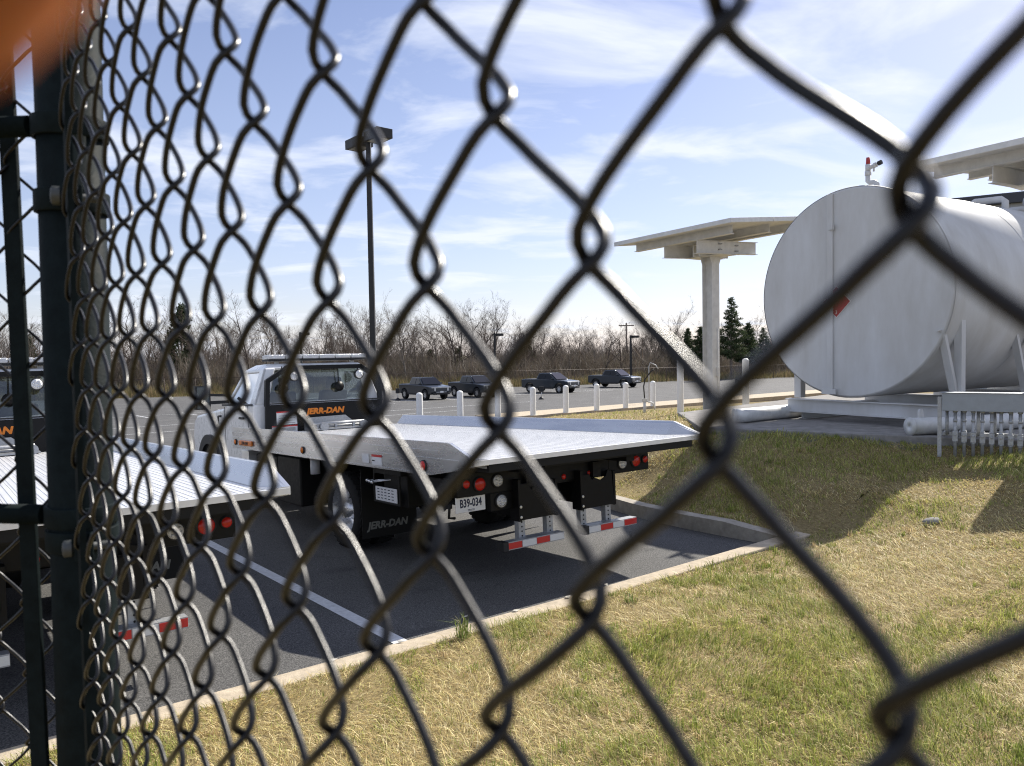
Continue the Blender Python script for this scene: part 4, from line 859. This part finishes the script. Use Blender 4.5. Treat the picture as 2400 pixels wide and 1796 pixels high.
# leaf clump cards helper: many small leaf faces in clumps along limbs
def leafy(name, blobs, n, size, cols, seed, parent, stretch=1.0, mat_=None):
    """blobs: (cx,cy,cz,rx,ry,rz); n leaves; each leaf a small bent quad"""
    r_ = np.random.default_rng(seed); B = np.array(blobs, float); vol = B[:, 3]*B[:, 4]*B[:, 5]; idx = r_.choice(len(B), n, p=vol**.8/(vol**.8).sum())
    d = r_.normal(size=(n, 3)); d /= np.linalg.norm(d, axis=1)[:, None]; rad_ = r_.random(n)**.45
    c = B[idx, :3]+d*B[idx, 3:]*rad_[:, None]
    a = r_.normal(size=(n, 3)); a[:, 2] *= stretch; a /= np.linalg.norm(a, axis=1)[:, None]; b_ = np.cross(a, r_.normal(size=(n, 3))); b_ /= np.linalg.norm(b_, axis=1)[:, None]
    s_ = size*r_.uniform(.5, 1.3, n)[:, None]
    v = np.stack([c-a*s_, c+b_*s_*.45, c+a*s_, c-b_*s_*.45], 1).reshape(-1, 3)
    me = bpy.data.meshes.new(name); me.vertices.add(4*n); me.vertices.foreach_set('co', v.ravel()); me.loops.add(4*n); me.loops.foreach_set('vertex_index', np.arange(4*n, dtype=np.int32)); me.polygons.add(n); me.polygons.foreach_set('loop_start', np.arange(0, 4*n, 4, dtype=np.int32)); me.polygons.foreach_set('loop_total', np.full(n, 4, dtype=np.int32))
    cc = np.array(cols)[r_.integers(0, len(cols), n)]*r_.uniform(.7, 1.25, (n, 1)); ca = np.ones((n, 4, 4)); ca[:, :, :3] = cc[:, None, :]
    at_ = me.color_attributes.new('col', 'FLOAT_COLOR', 'CORNER'); at_.data.foreach_set('color', ca.ravel()); me.update(); me.materials.append(mat_ or M_leaf)
    o = bpy.data.objects.new(name, me); COL.objects.link(o); o.parent = parent; return o
def evergreen(kind, seed, H):
    t = thing('pine_tree' if kind == 'pine' else 'cedar_tree', 'x', 'tree'); R = random.Random(seed); b = MB(); b.tube([(0, 0, -.2), (.1, 0, H*.5), (0, .1, H)], [H*.018, H*.012, .02], 7, cap=False); bl = []
    if kind == 'pine':
        for i in range(64):
            z = H*(.26+.73*(i/63)); ln = ((1.02-z/H)*H*.30+.22)*R.uniform(.65, 1.12); a = i*2.4+R.uniform(-.4, .4); e = Vector((math.cos(a)*ln, math.sin(a)*ln, ln*R.uniform(.05, .35))); p0 = Vector((.1*z/H, .1*z/H, z)); b.tube([p0, p0+e*.6, p0+e], [.045, .03, .012], 4, cap=False)
            for q in range(4): f_ = R.uniform(.35, 1.05); g = p0+e*f_; w_ = .22+ln*.20; bl.append((g.x, g.y, g.z+.05, w_*R.uniform(.8, 1.3), w_*R.uniform(.8, 1.3), w_*R.uniform(.45, .7)))
        b.build('trunk', M_bark, t, recalc=False); leafy('crown', bl, 17000, .105, [(.04, .065, .025), (.06, .085, .035), (.03, .05, .02), (.08, .095, .04)], seed, t)
    else:
        for i in range(40):
            z = H*R.uniform(.08, .98); ln = (1.0-z/H)**.7*H*.22+.12; a = R.uniform(0, 6.28); e = Vector((math.cos(a)*ln, math.sin(a)*ln, .15)); p0 = Vector((0, 0, z)); b.tube([p0, p0+e], [.03, .01], 3, cap=False); g = p0+e*R.uniform(.5, .95); bl.append((g.x, g.y, g.z, R.uniform(.3, .6), R.uniform(.3, .6), R.uniform(.3, .7)))
        b.build('trunk', M_bark, t, recalc=False); leafy('crown', bl, 6000, .13, [(.025, .045, .018), (.04, .06, .022), (.055, .06, .028)], seed, t, 2)
    return t
pines = [evergreen('pine', 31, 11.5), evergreen('pine', 37, 9)]; cedars = [evergreen('cedar', 41, 6.5)]
for (px, py, d, pr, H, lab, g) in ((1713, 700, 100, 0, 11.5, 'tall green pine standing clear between the canopy post and the tank', 0), (1640, 758, 103, 1, 9, 'dark green pine just left of the canopy post', 0), (1612, 772, 106, 1, 9, 'dark broad pine standing second left of the canopy post', 0), (1752, 745, 104, 1, 9, 'dark pine beside the tall clear pine, next to the tank', 0), (1790, 770, 108, 0, 11.5, 'dark pine half hidden by the left edge of the tank', 0), (1580, 790, 112, 0, 11.5, 'low dark pine third left of the canopy post', 0)):
    p = at(px, py, d); s_ = (p.z+4)/H; place_tree(pines[pr], p.x, p.y, s_, rt.uniform(0, 6), lab, 'pines behind the far fence')
for (px, py, d, lab) in ((421, 725, 100, 'dark narrow cedar rising above the wood left of the tow truck cab'), (60, 790, 100, 'dark cedar low in the wood left of the fence post'), (1010, 815, 118, 'low dark cedar deep in the wood above the leftmost pickup'), (1075, 812, 120, 'low dark cedar deep in the wood above the second pickup'), (1240, 800, 122, 'low dark cedar in the wood above the third pickup'), (395, 800, 100, 'short dark cedar beside the narrow one')):
    p = at(px, py, d); s_ = (p.z+4)/6.5; place_tree(cedars[0], p.x, p.y, s_, rt.uniform(0, 6), lab, 'cedars in the wood')
# brown brush and dry tall grass along the fence
def twig_mass(name, n, u0, u1, v0_, v1, h0, h1, w, cols, seed, lean=.35, pw=1.0):
    r_ = np.random.default_rng(seed); u = r_.uniform(u0, u1, n); v = v0_+(v1-v0_)*r_.random(n)
    cl = .55+.45*np.sin(u*.33+2*np.sin(v*.5))*np.sin(u*.11+1.3)+.25*np.sin(u*1.3+v)
    h = (h0+(h1-h0)*r_.random(n)**pw)*np.clip(cl, .25, 1.2)
    bx = F0.x+FD.x*u+FN.x*v; by = F0.y+FD.y*u+FN.y*v; bz = np.full(n, -4.0)
    up = r_.random(n)*.75; st = h*up*(.9 if lean > .3 else 0); L_ = h-st
    dx_ = r_.normal(0, lean, n)*L_; dy_ = r_.normal(0, lean, n)*L_
    p0 = np.stack([bx, by, bz+st], 1); p1 = p0+np.stack([dx_*.4, dy_*.4, L_*.6], 1); p2 = p0+np.stack([dx_, dy_, L_], 1); wv = np.stack([np.cos(r_.uniform(0, 6.28, n)), np.sin(r_.uniform(0, 6.28, n)), np.zeros(n)], 1)*w*r_.uniform(.6, 1.4, n)[:, None]
    V = np.stack([p0-wv, p0+wv, p1+wv*.7, p1-wv*.7, p2], 1).reshape(-1, 3)
    F4 = np.arange(n)[:, None]*5+np.array([0, 1, 2, 3])[None]; F3 = np.arange(n)[:, None]*5+np.array([3, 2, 4])[None]
    cols = np.array(cols)[r_.integers(0, len(cols), n)]*r_.uniform(.75, 1.25, (n, 1))
    return V, F4, F3, cols
def blades_obj(name, V, F4, F3, cols, m):
    n = len(F4); me = bpy.data.meshes.new(name); me.vertices.add(len(V)); me.vertices.foreach_set('co', V.ravel().astype(np.float32))
    li = np.concatenate([F4, F3], 1).ravel().astype(np.int32); me.loops.add(len(li)); me.loops.foreach_set('vertex_index', li); me.polygons.add(2*n)
    ls = (np.arange(n)[:, None]*7+np.array([0, 4])[None]).ravel().astype(np.int32); lt = np.tile(np.array([4, 3], np.int32), n); me.polygons.foreach_set('loop_start', ls); me.polygons.foreach_set('loop_total', lt)
    ca = np.ones((len(V), 4), np.float32); ca[:, :3] = np.repeat(cols, 5, 0); a = me.color_attributes.new('col', 'FLOAT_COLOR', 'POINT'); a.data.foreach_set('color', ca.ravel()); me.update(); me.materials.append(m)
    o = bpy.data.objects.new(name, me); COL.objects.link(o); return o
o = blades_obj('brush', *twig_mass('brush', 190000, -68, 95, 8, 46, 1.5, 4.9, .026, [(.17, .145, .12), (.13, .11, .09), (.21, .18, .145), (.13, .115, .08), (.16, .12, .09)], 3, .45), M_leaf); tag(o, 'brown leafless brush and saplings at the edge of the wood', 'brush', kind='stuff')
o = blades_obj('far_wood', *twig_mass('far', 90000, -110, 170, 46, 80, 3.0, 7.2, .05, [(.15, .13, .115), (.12, .10, .09), (.17, .15, .13)], 13, .4), M_leaf); tag(o, 'hazy brown far off wood behind the bare trees', 'wood', kind='stuff')
o = blades_obj('tall_dry_grass', *twig_mass('dry', 42000, -62, 66, .3, 9, .5, 1.7, .03, [(.30, .23, .12), (.24, .19, .09), (.20, .19, .08), (.34, .26, .15), (.16, .16, .06)], 4, .22), M_leaf); tag(o, 'tall dry grass behind the far fence', 'grass', kind='stuff')

# ------------------------------------------------------------------ lawn grass (too many blades to count)
def vnoise(x, y, s, seed):
    r_ = np.random.default_rng(seed); G = r_.random((64, 64)); X = x*s; Y = y*s; xi = np.floor(X).astype(int); yi = np.floor(Y).astype(int); fx = X-xi; fy = Y-yi; fx = fx*fx*(3-2*fx); fy = fy*fy*(3-2*fy)
    g = lambda a, b_: G[a % 64, b_ % 64]
    return (g(xi, yi)*(1-fx)+g(xi+1, yi)*fx)*(1-fy)+(g(xi, yi+1)*(1-fx)+g(xi+1, yi+1)*fx)*fy
def in_pad(x, y):
    ok = np.ones(len(x), bool); q = pad
    for i in range(len(q)):
        (xa, ya), (xb, yb) = q[i], q[(i+1) % len(q)]; ok &= ((xb-xa)*(y-ya)-(yb-ya)*(x-xa)) < .0
    return ok
def grass(n, y0, y1, seed, hmin, hmax, w, lean, far=False):
    r_ = np.random.default_rng(seed); yy = y0+(y1-y0)*r_.random(n)**.9; xx = (r_.random(n)*1.56-.80)*(yy+.5)
    dxx = xx-T0.x; dyy = yy-T0.y; r = dxx*RH.x+dyy*RH.y; s = dxx*FH.x+dyy*FH.y; rc = np.interp(s, [k_[0] for k_ in KB], [k_[1] for k_ in KB])+.17
    edge = np.where(r_.random(n) < .12, .03, 0)
    keep = np.where(s < -.61+edge, True, (r > rc-edge) & ((s > -.60) | (r > 2.24))) & (s < 17) & ~in_pad(xx, yy)
    xx, yy = xx[keep], yy[keep]; n = len(xx); z = lawn_zv(xx, yy)-.008
    a = vnoise(xx, yy, 1.1, 1)*.45+vnoise(xx, yy, 3.1, 2)*.30+vnoise(xx, yy, 9, 3)*.25
    rr_ = r_.random(n); sx_ = xx-4.5; gm = np.exp(-((xx-3.7)**2/1.8+(yy-9.3)**2/1.2))*.25+np.exp(-((xx-4.6)**2/1.5+(yy-7.5)**2/3))*.10     # greener next to the pad
    pg = np.clip((a+gm-.42)*2.6, .05, .58); green = r_.random(n) < pg; clump = np.clip((a+gm-.5)*5, 0, 1)*green
    straw = np.array([(.76, .63, .33), (.66, .53, .24), (.84, .73, .43), (.54, .41, .17), (.70, .63, .27), (.44, .32, .14)]); grn = np.array([(.30, .34, .07), (.40, .42, .11), (.20, .25, .05), (.52, .50, .18), (.45, .45, .14)])
    cols = np.where(green[:, None], grn[r_.integers(0, 5, n)], straw[r_.integers(0, 6, n)])*r_.uniform(.5, 1.3, (n, 1))
    h = r_.uniform(hmin, hmax, n)*(1+.55*clump)*(.7+.6*vnoise(xx, yy, 5, 9)); ang = 9*vnoise(xx, yy, .9, 5)+r_.normal(0, 1.1, n); ln = np.where(green, lean*.55, lean)*np.abs(r_.normal(1, .35, n)); dx_ = np.cos(ang)*ln*h; dy_ = np.sin(ang)*ln*h; hz_ = h*np.where(green, .85, r_.uniform(.25, .75, n))
    p0 = np.stack([xx, yy, z], 1); p1 = p0+np.stack([dx_*.45, dy_*.45, hz_*.72], 1); p2 = p0+np.stack([dx_*1.15, dy_*1.15, hz_*r_.uniform(.75, 1.05, n)], 1)
    wa = r_.uniform(0, 6.28, n); wv = np.stack([np.cos(wa), np.sin(wa), np.zeros(n)], 1)*(w*r_.uniform(.6, 1.3, n))[:, None]
    V = np.stack([p0-wv, p0+wv, p1+wv*.8, p1-wv*.8, p2], 1).reshape(-1, 3); i5 = np.arange(n)[:, None]*5
    return V, i5+np.array([0, 1, 2, 3])[None], i5+np.array([3, 2, 4])[None], cols
def tufts(nt, y0, y1, seed, nb, h, w):
    r_ = np.random.default_rng(seed); ty = y0+(y1-y0)*r_.random(nt)**.9; tx = (r_.random(nt)*1.5-.76)*(ty+.5); dxx = tx-T0.x; dyy = ty-T0.y; r = dxx*RH.x+dyy*RH.y; s = dxx*FH.x+dyy*FH.y
    rc = np.interp(s, [k_[0] for k_ in KB], [k_[1] for k_ in KB])+.2; keep = ((s < -.64) | ((r > rc) & (s > -.6))) & ~in_pad(tx, ty) & (vnoise(tx, ty, 1.1, 1)+r_.normal(0, .12, nt) > .45); tx, ty = tx[keep], ty[keep]; nt = len(tx)
    g = r_.random(nt) < .72; n = nt*nb; ti = np.repeat(np.arange(nt), nb); xx = tx[ti]+r_.normal(0, .022, n); yy = ty[ti]+r_.normal(0, .022, n); z = lawn_zv(xx, yy)-.006
    a = r_.uniform(0, 6.28, n); L_ = h*r_.uniform(.55, 1.2, n)*r_.uniform(.7, 1.3, nt)[ti]; le = np.abs(r_.normal(.35, .25, n)); p0 = np.stack([xx, yy, z], 1); p1 = p0+np.stack([np.cos(a)*le*L_*.35, np.sin(a)*le*L_*.35, L_*.65], 1); p2 = p0+np.stack([np.cos(a)*le*L_*1.1, np.sin(a)*le*L_*1.1, L_*np.clip(1.05-.5*le, .3, 1)], 1); wv = np.stack([-np.sin(a), np.cos(a), np.zeros(n)], 1)*w
    gc = np.array([(.24, .30, .055), (.34, .38, .09), (.17, .23, .045), (.44, .45, .14)]); sc_ = np.array([(.78, .64, .38), (.62, .48, .25), (.52, .38, .20)])
    cols = np.where(g[ti][:, None], gc[r_.integers(0, 4, n)], sc_[r_.integers(0, 3, n)])*r_.uniform(.7, 1.2, (n, 1)); V = np.stack([p0-wv, p0+wv, p1+wv*.8, p1-wv*.8, p2], 1).reshape(-1, 3); i5 = np.arange(n)[:, None]*5
    return V, i5+np.array([0, 1, 2, 3])[None], i5+np.array([3, 2, 4])[None], cols
parts = [tufts(900, 2.3, 6.5, 61, 28, .056, .0021), tufts(1100, 6, 12, 62, 24, .062, .0030), grass(240000, 2.3, 6.2, 21, .025, .066, .0019, 1.15), grass(210000, 5.8, 11.0, 22, .03, .068, .0029, 1.05), grass(90000, 10.5, 29, 23, .04, .10, .007, .8)]
off = 0; Vs, A4, A3, CC = [], [], [], []
for (V, a4, a3, c_) in parts: Vs.append(V); A4.append(a4+off); A3.append(a3+off); CC.append(c_); off += len(V)
o = blades_obj('grass', np.concatenate(Vs), np.concatenate(A4), np.concatenate(A3), np.concatenate(CC), M_blade); tag(o, 'dry straw coloured lawn grass with green tufts', 'grass', kind='stuff')
def weed(x, y, n, h, seed, label, z=None):
    r_ = np.random.default_rng(seed); a = r_.uniform(0, 6.28, n); L_ = r_.uniform(.5, 1, n)*h; le = r_.uniform(.2, .9, n); z = lawn_z(x, y) if z is None else z
    p0 = np.stack([r_.normal(0, .02, n), r_.normal(0, .02, n), np.full(n, -.01)], 1); p1 = p0+np.stack([np.cos(a)*le*L_*.35, np.sin(a)*le*L_*.35, L_*.7], 1); p2 = p0+np.stack([np.cos(a)*le*L_, np.sin(a)*le*L_, L_*(1.05-.3*le)], 1); wv = np.stack([-np.sin(a), np.cos(a), np.zeros(n)], 1)*.0028
    V = np.stack([p0-wv, p0+wv, p1+wv, p1-wv, p2], 1).reshape(-1, 3); i5 = np.arange(n)[:, None]*5; cols = np.array([(.16, .22, .05), (.24, .30, .09), (.30, .30, .12)])[r_.integers(0, 3, n)]*r_.uniform(.8, 1.2, (n, 1))
    o = blades_obj('weed_tuft', V, i5+np.array([0, 1, 2, 3])[None], i5+np.array([3, 2, 4])[None], cols, M_blade); o.location = (x, y, z); tag(o, label, 'weed', 'weed tufts along the kerb')
p = at(1085, 1495, 5.05); weed(p.x, p.y, 46, .20, 5, 'tall feathery weed tuft growing at the kerb edge below the truck tail'); p = at(1480, 1395, 5.7); weed(p.x, p.y, 34, .10, 6, 'low weed tuft on the kerb edge right of the tall one')
# small stone in the lawn, fallen leaves
p = at(2185, 1212, 7.0); p.z = lawn_z(p.x, p.y)
b = MB(); 
for q in range(1): b.lathe([(.001, -.03), (.07, -.02), (.095, .01), (.07, .05), (.03, .065), (.001, .068)], (0, 0, 0), (0, 0, 1), 10)
b.v = [(x*1.3+.012*math.sin(9*y), y, z+.012*math.sin(17*x)) for x, y, z in b.v]; st = b.build('stone', mat('stone_grey', (.24, .23, .215), .9, 0, 30, .3)); st.location = p; tag(st, 'rounded grey stone lying in the sunlit grass', 'stone'); st.scale = (.75, .75, .6)
b = MB(); R = random.Random(8)
LV = [(1375, 1355), (1332, 1400), (1210, 1432), (940, 1505), (1090, 1447), (1360, 1432), (1420, 1372), (780, 1548)]
LVL = ['pale dry leaf on the asphalt at the tip of the deck shadow', 'pale dry leaf on the asphalt near the long kerb', 'pale dry leaf in the shade against the long kerb', 'pale dry leaf on the end of the white bay line', 'tiny pale leaf in the deck shadow above the weed tuft', 'pale leaf lying on the long kerb', 'second pale leaf lying on the long kerb, farther right', 'pale dry leaf in the shade left of the bay line']
for i, (px, py) in enumerate(LV):
    d_ = ray(px, py); tt = 4.5
    for _ in range(20):
        q = d_*tt; r_, s_ = rs_of(q.x, q.y); zz = lot_z(r_, s_)+.006 if s_ > -.44 else -1.864; tt *= zz/q.z
    q = d_*tt; b = MB(); w = .028; b.add([(-w, 0, .004), (-.3*w, -.5*w, 0), (w, 0, .006), (-.2*w, .5*w, .002), (0, 0, .008)], [(0, 1, 4), (1, 2, 4), (2, 3, 4), (3, 0, 4)])
    o = b.build('dry_leaf', mat('dry_leaf', (.58, .55, .48), .8)); o.location = (q.x, q.y, zz+.002); o.rotation_euler = (.1, .1, R.uniform(0, 6.28)); o.scale = (1+R.random()*.5,)*3; tag(o, LVL[i], 'leaf', 'dry leaves on the ground')

# ------------------------------------------------------------------ the near chain link fence, a hand's breadth before the lens
def C3(v): return RT*v[0]-UP*v[1]+FWD*v[2]         # camera axes (x right, y down, z forward) to the world
FU = np.array((.01865616, .00036313, -.0243438)); FV = np.array((-.00011376, .03591668, .00244519)); FO = np.array((.03413631, -.06030267, .12346468))
FNn = np.cross(FU, FV); FNn /= np.linalg.norm(FNn)
if FNn[2] > 0: FNn = -FNn                            # towards the camera
UL = np.linalg.norm(FU)
RES = {(0, 0): (-13, -18), (0, 2): (-3, 1), (1, 1): (-8, -28), (1, 3): (-7, -7), (-1, 1): (3, 2), (-2, 0): (6, -5), (-3, 3): (-5, 18), (-4, 2): (-5, 1), (-4, 4): (2, 9), (-5, 1): (-1, 7), (-6, 0): (3, 9), (-7, -1): (9, 2), (-7, 3): (0, -6), (-7, 5): (7, 1), (-8, -2): (8, -1), (-8, 4): (4, -5), (-9, 3): (4, -8), (-10, 2): (-6, -1), (-11, 1): (-8, -2)}
RK = np.array(list(RES.keys()), float); RV = np.array(list(RES.values()), float)
WR, EW, DW = .0016, .0017, .0059
IMIN, IMAX, JMIN, JMAX = -22, 26, -13, 50
seg = 5
def half_turn():
    """one half turn of the flattened spiral: from the left bend (phase 0) to the right bend; returns (u metres from the left column, v fraction, depth)"""
    W_ = UL+2*EW; st_ = W_-2*DW; tot = st_*1.32+math.pi*DW; pts = []
    q = math.pi*DW/2/tot
    for k_ in range(5): a = k_/4*math.pi/2; pts.append((-EW+DW-DW*math.cos(a), q*k_/4, DW*math.sin(a)))
    for k_ in range(5): a = math.pi/2-k_/4*math.pi/2; pts.append((UL+EW-DW+DW*math.cos(a), 1-q+q*k_/4, DW*math.sin(a)))
    pts = np.array(pts); v = np.linspace(0, 1, 15)[:-1]; u = np.interp(v, pts[:, 1], pts[:, 0]); d = np.interp(v, pts[:, 1], pts[:, 2])
    ue = UL/2-W_/2*np.cos(math.pi*v); de = DW*np.sin(math.pi*v)**.7; m_ = .5
    return [(u[i]*(1-m_)+ue[i]*m_, v[i], d[i]*(1-m_)+de[i]*m_) for i in range(len(v))]
HT = half_turn()
fnc = thing('chain_link_fence', 'near black chain link fence panel, big blurred wires across the whole view', 'fence')
def fence_mesh(parent, name, cols, O_, U_, V_, N_, j0, j1, resid=False, nside=6):
    UL_ = np.linalg.norm(U_); b = MB(); ring = np.array([(math.cos(2*math.pi*k_/nside), math.sin(2*math.pi*k_/nside)) for k_ in range(nside)]); VV, FF = [], []; off = 0
    for i in cols:
        uv = []; js = j0+((j0+i) % 2)
        j = js
        while j < j1:                              # v grows downward; climb in -v
            jj = j1-(j-j0)
            if (jj+i) % 2: jj -= 1
            for (du, fv, dd) in HT: uv.append((i+du/UL_, jj-fv, dd))
            for (du, fv, dd) in HT: uv.append((i+1-du/UL_, jj-1-fv, -dd))
            j += 2
        uv = np.array(uv); P_ = O_[None]+uv[:, :1]*U_[None]+uv[:, 1:2]*V_[None]+uv[:, 2:3]*N_[None]
        if resid:
            d2 = ((uv[:, None, 0]-RK[None, :, 0])**2+(uv[:, None, 1]-RK[None, :, 1])**2)/1.3**2; w_ = np.exp(-d2); ww = w_.sum(1, keepdims=True); dl = (w_ @ RV)/np.maximum(ww, 1.0); P_[:, 0] -= dl[:, 0]/1801*np.abs(P_[:, 2]); P_[:, 1] -= dl[:, 1]/1801*np.abs(P_[:, 2])
        T_ = np.gradient(P_, axis=0); T_ /= np.linalg.norm(T_, axis=1)[:, None]; A_ = np.cross(T_, np.array([.3, .2, .93])); A_ /= np.linalg.norm(A_, axis=1)[:, None]; B_ = np.cross(T_, A_)
        Q = P_[:, None, :]+WR*(ring[None, :, :1]*A_[:, None, :]+ring[None, :, 1:]*B_[:, None, :]); n = len(P_)
        VV.append(Q.reshape(-1, 3)); k_ = np.arange(n-1)[:, None]*nside; a = np.arange(nside)[None]; a2 = (a+1) % nside
        FF.append((np.stack([k_+a, k_+a2, k_+nside+a2, k_+nside+a], 2)+off).reshape(-1, 4)); off += n*nside
    V = np.concatenate(VV); M3 = np.array([[RT.x, -UP.x, FWD.x], [RT.y, -UP.y, FWD.y], [RT.z, -UP.z, FWD.z]]); V = V @ M3.T; F_ = np.concatenate(FF); n = len(F_)
    me = bpy.data.meshes.new(name); me.vertices.add(len(V)); me.vertices.foreach_set('co', V.ravel()); me.loops.add(4*n); me.loops.foreach_set('vertex_index', F_.ravel().astype(np.int32)); me.polygons.add(n); me.polygons.foreach_set('loop_start', np.arange(0, 4*n, 4, dtype=np.int32)); me.polygons.foreach_set('loop_total', np.full(n, 4, np.int32)); me.polygons.foreach_set('use_smooth', np.ones(n, bool)); me.update(); me.materials.append(M_wire)
    o = bpy.data.objects.new(name, me); COL.objects.link(o); o.parent = parent; return o
fence_mesh(fnc, 'wire_mesh', range(IMIN, IMAX), FO, FU, FV, FNn, JMIN, JMAX, True, 8)
# terminal post: leans as in the photograph
def cpt(x, y, d): return np.array(((x-1200)/1801*d, (y-898)/1801*d, d))
pa, pb_ = cpt(164, 300, .735), cpt(209, 1700, .775)
pdir = (pb_-pa)/np.linalg.norm(pb_-pa); pm = (pa+pb_)/2
b = MB(); PR = .0288
b.tube([C3(pm-pdir*.62), C3(pm+pdir*1.25)], PR, 40); b.tube([C3(pm-pdir*.66), C3(pm-pdir*.645), C3(pm-pdir*.62)], [.012, .028, PR+.002], 40)
b.build('terminal_post', M_post, fnc)
# tension bar in the last row of mesh
lf = FO+FU*(IMIN+.06)
b = MB(); b.bar(C3(lf+FV*JMIN), C3(lf+FV*JMAX), .014, .005, up=C3(FNn)); b.build('tension_bar', M_post, fnc)
def post_at(y):                 # post axis at native row y
    t = (y-898)/1801; k_ = (t*pm[2]-pm[1])/(pdir[1]-t*pdir[2]); return pm+pdir*k_
def band(parent, y, h=.021):
    c = post_at(y); ax = C3(pdir); b = MB(); R1 = PR+.0008; R2 = PR+.0038; cc = C3(c)
    b.lathe([(R1, -h/2), (R2, -h/2), (R2, h/2), (R1, h/2), (R1, -h/2)], cc, ax, 40)
    t = np.array((.5, 0, -.87)); t -= pdir*(t@pdir); t /= np.linalg.norm(t); q = np.cross(pdir, t); q = q if q[0] > 0 else -q
    for e in (-1, 1): b.bar(C3(c+t*PR*.9+q*e*.0065), C3(c+t*(PR+.026)+q*e*.0065), h, .003, up=C3(q))
    o = b.build('tension_band', M_post, parent, bevel=.0012)
    b = MB(); g = c+t*(PR+.016); b.cyl(C3(g-q*.016), C3(g+q*.020), .0036, 10); b.lathe([(.0085, 0), (.0085, .006), (.006, .0075), (.001, .008)], C3(g-q*.010), C3(-q), 6)
    for k_ in range(6): z0 = .012+k_*.0015; b.lathe([(.0036, z0), (.0043, z0+.0007), (.0036, z0+.0014)], C3(g), C3(q), 10)
    b.build('bolt', mat('painted_bolt', (.05, .055, .055), .5), o)
toR = lf-pm
for y in (478, 1256): band(fnc, y)
# second panel, leaving the same post to the left
PD = .765; f2 = thing('chain_link_fence', 'second black chain link panel left of the dark post, seen at the left edge', 'fence')
U2 = np.array((-.0305, .0, .003)); V2 = pdir*.0359; V2 = V2*(176/2*PD/1801/ .0359); O2 = cpt(88, 474, PD)
N2 = np.cross(U2, V2); N2 /= np.linalg.norm(N2); N2 = N2 if N2[2] < 0 else -N2
U2r = -U2
fence_mesh(f2, 'wire_mesh', range(-40, 0), O2, U2r, V2, N2, -14, 50, False, 8)
b0 = cpt(29, 500, PD+.001); b1 = cpt(90, 1700, PD+.001); d_ = (b1-b0)/np.linalg.norm(b1-b0)
b = MB(); b.bar(C3(b0-d_*.75), C3(b1+d_*1.0), .0175, .005, up=C3(N2)); b.build('tension_bar', M_post, f2, bevel=.001)
for y in (306, 1201):
    c = post_at(y); b = MB(); b.lathe([(PR+.0008, -.0098), (PR+.0042, -.0098), (PR+.0042, .0098), (PR+.0008, .0098), (PR+.0008, -.0098)], C3(c), C3(pdir), 40); b.build('rail_collar', M_post, f2, bevel=.001)
    b = MB(); b.tube([C3(c+np.array((-PR-.001, 0, -.012))), C3(c+np.array((-.5, 0, .035)))], .0098, 16); b.build('brace_rail', M_post, f2)
# the fence wires are held well above the lawn; posts run into the ground

# ------------------------------------------------------------------ fingertip of the hand holding the camera (upper left, out of focus)
def skin_obj(name, chains, m, parent=None):
    me = bpy.data.meshes.new(name); v, e, rr_ = [], [], []
    for ch in chains:
        base = None
        for (p, r_) in ch:
            if isinstance(p, int): base = p; continue
            v.append(C3(p)); rr_.append(r_)
            if base is not None: e.append((base, len(v)-1))
            base = len(v)-1
    me.from_pydata(v, e, []); o = bpy.data.objects.new(name, me); COL.objects.link(o); sk = o.modifiers.new('skin', 'SKIN')
    for i, r_ in enumerate(rr_): me.skin_vertices[0].data[i].radius = (r_, r_)
    me.skin_vertices[0].data[0].use_root = True
    sk.use_smooth_shade = True; sb = o.modifiers.new('sub', 'SUBSURF'); sb.levels = 2; sb.render_levels = 2; me.materials.append(m); return o
M_skin = bpy.data.materials.new('skin'); M_skin.use_nodes = True; pr_ = M_skin.node_tree.nodes['Principled BSDF']; pr_.inputs['Base Color'].default_value = (.34, .115, .028, 1); pr_.inputs['Roughness'].default_value = .6; pr_.inputs['Specular IOR Level'].default_value = .2; pr_.inputs['Subsurface Weight'].default_value = .6; pr_.inputs['Subsurface Radius'].default_value = (.02, .008, .003); pr_.inputs['Subsurface Scale'].default_value = .5
W0, P0_, = (-.150, .030, -.045), (-.128, -.002, -.030)
hand = skin_obj('hand', [
    [(W0, .024), (P0_, .028), ((-.112, -.030, -.015), .017)],                                                # wrist, palm, index knuckle 2
    [(2, 0), ((-.092, -.046, .010), .0100), ((-.064, -.042, .022), .0108), ((-.0398, -.0293, .027), .0116), ((-.0228, -.0194, .0265), .0118), ((-.0178, -.0164, .0262), .0098)],
    [(1, 0), ((-.110, -.012, -.010), .0115), ((-.090, -.020, .010), .0088), ((-.078, -.006, .022), .0082), ((-.082, .010, .018), .0070)],
    [(1, 0), ((-.112, .008, -.012), .0110), ((-.094, .006, .006), .0085), ((-.084, .018, .014), .0078), ((-.090, .030, .008), .0068)],
    [(1, 0), ((-.118, .026, -.018), .0100), ((-.104, .028, -.004), .0075), ((-.098, .038, .002), .0068), ((-.104, .046, -.004), .0058)],
    [(0, 0), ((-.122, .022, -.040), .0125), ((-.100, .012, -.034), .0095), ((-.082, .0, -.026), .0082), ((-.070, -.008, -.018), .0066)]], M_skin)
tag(hand, 'out of focus brown fingertip of a hand reaching into the upper left corner', 'hand')

# ------------------------------------------------------------------ lift the whole site so that the stall is near z = 0
for o in list(bpy.data.objects):
    if o.parent is None and o is not cam and o.type != 'LIGHT': o.location.z += LIFT
